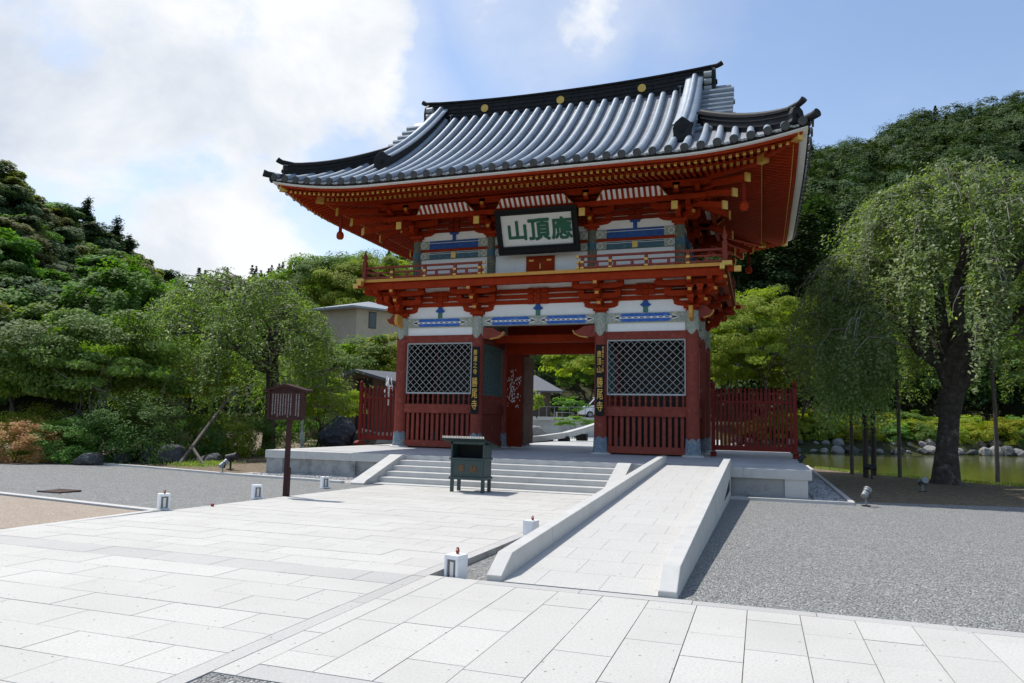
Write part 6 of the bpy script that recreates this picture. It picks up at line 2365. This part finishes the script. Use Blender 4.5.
MB().obox(i0 + rdir * 1.6 - bdir * 1.0 + Vector((0, 0, -zrid + .45)), rdir * 3.2, bdir * .2, Vector((0, 0, .35))).build('stone_step', 'concrete', hu_)

# shed, retaining wall, railing, van and bridge seen through the passage
wall_a, wall_b = at(500, 437, 62), at(640, 438, 62)
ztop = at(560, 417, 62).z
rw = empty('retaining_wall', (wall_a.x, wall_a.y, .47), 'grey concrete retaining wall with a pale coping seen through the passage', 'wall')
dW = (Vector((wall_b.x, wall_b.y, 0)) - Vector((wall_a.x, wall_a.y, 0)))
nW = Vector((-dW.y, dW.x, 0)).normalized()
A_ = Vector((wall_a.x, wall_a.y, 0))
MB().prism([A_ + Vector((0, 0, -.6)), A_ + dW + Vector((0, 0, -.6)), A_ + dW + Vector((0, 0, ztop - .28)), A_ + Vector((0, 0, ztop - .28))], nW * .5).build('wall_face', 'concrete', rw)
MB().prism([A_ - nW * .1 + Vector((0, 0, ztop - .278)), A_ + dW - nW * .1 + Vector((0, 0, ztop - .278)), A_ + dW - nW * .1 + Vector((0, 0, ztop)), A_ - nW * .1 + Vector((0, 0, ztop))], nW * .7).build('coping', 'granite', rw)
tr = MB().poly([A_ + nW * .5 + Vector((0, 0, ztop - .02)), A_ + dW + nW * .5 + Vector((0, 0, ztop - .02)), A_ + dW + nW * 45 + Vector((0, 0, ztop)), A_ + nW * 45 + Vector((0, 0, ztop))])
tag(tr.build('upper_terrace', 'concrete'), kind='structure')
# guard rail on the coping
gr = empty('guard_rail', (A_.x, A_.y, ztop), 'thin grey guard rail on the retaining wall seen through the passage', 'railing')
rb_ = MB()
for i in range(19):
    p_ = A_ + dW * (i / 18) + nW * .3
    rb_.tube([(p_.x, p_.y, ztop), (p_.x, p_.y, ztop + .85)], .025, 6)
rb_.build('rail_posts', 'lamp_grey', gr)
MB().bar(A_ + nW * .3 + Vector((0, 0, ztop + .86)), A_ + dW + nW * .3 + Vector((0, 0, ztop + .86)), .05, .05).build('top_rail', 'lamp_grey', gr)
# shed
s0, s1 = at(520, 415, 66), at(556, 415, 66)
zsh = at(545, 390, 66).z
zsr = at(545, 377, 66).z
S0, S1 = Vector((s0.x, s0.y, 0)), Vector((s1.x, s1.y, 0))
sd_ = empty('brown_shed', (s0.x, s0.y, ztop), 'brown walled shed with a grey roof on the terrace seen through the passage', 'shed')
dS = (S1 - S0)
nS = Vector((-dS.y, dS.x, 0)).normalized()
MB().prism([S0 - dS * 1.0 + Vector((0, 0, ztop - .05)), S1 - dS.normalized() * .5 + Vector((0, 0, ztop - .05)), S1 - dS.normalized() * .5 + Vector((0, 0, zsh)), S0 - dS * 1.0 + Vector((0, 0, zsh))], nS * 5).build('wall', 'hut_wall', sd_)
o1 = S0 - dS * 1.2 - nS * 1.0
o2 = S1 + dS.normalized() * .6 - nS * 1.0
MB().poly([o1 + Vector((0, 0, zsh - .1)), o2 + Vector((0, 0, zsh - .1)), S1 - dS.normalized() * 1.9 + nS * 2.5 + Vector((0, 0, zsr + .3)), S0 - dS * 1.2 + nS * 2.5 + Vector((0, 0, zsr + .3))]) \
    .poly([o1 + Vector((0, 0, zsh - .25)), o2 + Vector((0, 0, zsh - .25)), o2 + Vector((0, 0, zsh - .1)), o1 + Vector((0, 0, zsh - .1))]) \
    .poly([o2 + Vector((0, 0, zsh - .1)), S1 + dS.normalized() * .6 + nS * 6 + Vector((0, 0, zsh - .1)), S1 - dS.normalized() * 1.9 + nS * 2.5 + Vector((0, 0, zsr + .3))]).build('roof', 'hut_roof', sd_)
c_ = S0 + dS * .48 - nS * .02
cz = at(541, 393, 66).z
MB().obox(c_ + Vector((0, 0, cz)) - dS.normalized() * .14, dS.normalized() * .10, nS * .02, Vector((0, 0, .16))).obox(c_ + Vector((0, 0, cz)) + dS.normalized() * .14, dS.normalized() * .10, nS * .02, Vector((0, 0, .16))).build('wall_plate', 'plaster', sd_)
# bench
b0, b1 = at(555, 414, 64), at(574, 414, 64)
be = empty('bench', (b0.x, b0.y, ztop), 'pale low bench on the terrace beside the shed', 'bench')
B0, B1 = Vector((b0.x, b0.y, 0)), Vector((b1.x, b1.y, 0))
dB = (B1 - B0).normalized()
MB().bar(B0 + Vector((0, 0, ztop + .42)), B1 + Vector((0, 0, ztop + .42)), .4, .07).build('seat', 'concrete', be)
for p_ in (B0 + dB * .15, B1 - dB * .15):
    MB().bar(p_ + Vector((0, 0, ztop)), p_ + Vector((0, 0, ztop + .385)), .35, .14, up=(dB.x, dB.y, 0)).build('leg', 'concrete', be)
# white van, seen from its front left quarter
v0 = at(580, 417, 68)
va = empty('white_van', (0, 0, 0), 'white van parked on the terrace, partly hidden by the right passage column', 'van')
prof = [(0, .35), (0, .85), (.25, 1.02), (.75, 1.18), (1.45, 1.98), (1.75, 2.08), (4.6, 2.08), (4.75, 1.9), (4.8, .35)]
MB().prism([(x, 0, z) for x, z in prof], (0, 1.8, 0)).build('body', 'car_white', va, bevel=.06)
wd = MB().prism([(.86, -.012, 1.2), (1.5, -.012, 1.9), (2.3, -.012, 1.9), (2.3, -.012, 1.2)], (0, .02, 0))
wd.build('side_window', 'window_dark', va)
MB().prism([(2.42, -.012, 1.2), (2.42, -.012, 1.9), (3.6, -.012, 1.9), (3.6, -.012, 1.2)], (0, .02, 0)).build('side_window', 'window_dark', va)
ws_n = Vector((-.8, 0, .7)).normalized()
MB().prism([(.80, .12, 1.235), (.80, 1.68, 1.235), (1.40, 1.60, 1.925), (1.40, .20, 1.925)], ws_n * .015).build('windscreen', 'window_dark', va)
for x in (.95, 3.8):
    for y in (-.02, 1.62):
        w_ = MB().tube([(x, y, .33), (x, y + .2, .33)], .33, 16).build('wheel', 'tyre', va)
        MB().tube([(x, y - .01 if y < 1 else y + .19, .33), (x, y + .01 if y < 1 else y + .215, .33)], .19, 12).build('rim', 'lamp_grey', w_)
for y in (.12, 1.38):
    MB().box(-.02, .05, y, y + .30, .72, .92).build('headlight', 'foam', va)
MB().box(-.03, .02, .2, 1.6, .36, .5).build('bumper', 'lamp_grey', va)
va.location = (v0.x, v0.y, ztop)
va.rotation_euler.z = R(22)
# low curved bridge parapet behind the gate
bp_ = empty('bridge_parapet', (at(560, 440, 46).x, at(560, 440, 46).y, .47), 'low curved pale stone parapet on dark block feet behind the gate', 'parapet')
pl_ = [at(470, 441.5, 44), at(505, 440.5, 45), at(540, 438.5, 46), at(565, 435, 47), at(585, 429.5, 48.5), at(610, 421, 50), at(640, 412, 52)]
bb = MB()
for p_, q_ in zip(pl_[:-1], pl_[1:]):
    bb.bar(p_ + Vector((0, 0, 0)), q_ + (q_ - p_) * .03, .5, .34)
bb.build('coping', 'granite', bp_)
for (px, py, d) in [(508, 443.5, 45), (533, 443, 46), (547, 442.5, 46.5), (564, 441, 47), (582, 438.5, 48.5)]:
    p_ = at(px, py, d)
    MB().box(p_.x - .34, p_.x + .34, p_.y - .25, p_.y + .25, p_.z - .14, p_.z + .30).build('block_foot', 'tile_dark', bp_)
q = at(533, 433, 54)
place_rock(RP[0], 'boulder', (q.x, q.y, .7), (1.1, .9, .75), .5, 'pale boulder at the left side of the view through the passage')


# ---- water jets of the pond
def jet(p, h, w, label, seed):
    rg = np.random.default_rng(seed)
    b = MB()
    for k in range(34):
        t = rg.uniform(0, 1) ** .8
        r = w * (.25 + .75 * (1 - abs(t - .45))) * rg.uniform(.2, .8)
        an = rg.uniform(0, 6.28)
        c = Vector((p[0] + r * math.cos(an), p[1] + r * math.sin(an), p[2] + h * t))
        L = h * rg.uniform(.06, .14)
        s_ = w * rg.uniform(.10, .26) * (1.15 - .7 * t)
        b.tube([c - Vector((0, 0, L)), c - Vector((0, 0, L * .3)), c + Vector((0, 0, L))], [s_ * .4, s_, s_ * .2], 6)
    b.tube([(p[0], p[1], p[2] - .3), (p[0], p[1], p[2] + h * .55), (p[0], p[1], p[2] + h)], [w * .3, w * .24, w * .06], 8)
    tag(b.build('water_jet', 'foam', smooth='all'), label, 'fountain')


q = at(388, 392, 44)
jet((q.x, q.y, q.z - .5), 1.35, .36, 'white fountain plume showing above the left red fence', 3)
q = at(301, 450, 38.5)
jet((q.x, q.y, q.z - .2), 1.7, .20, 'slim white water jet left of the big bluish boulder', 4)
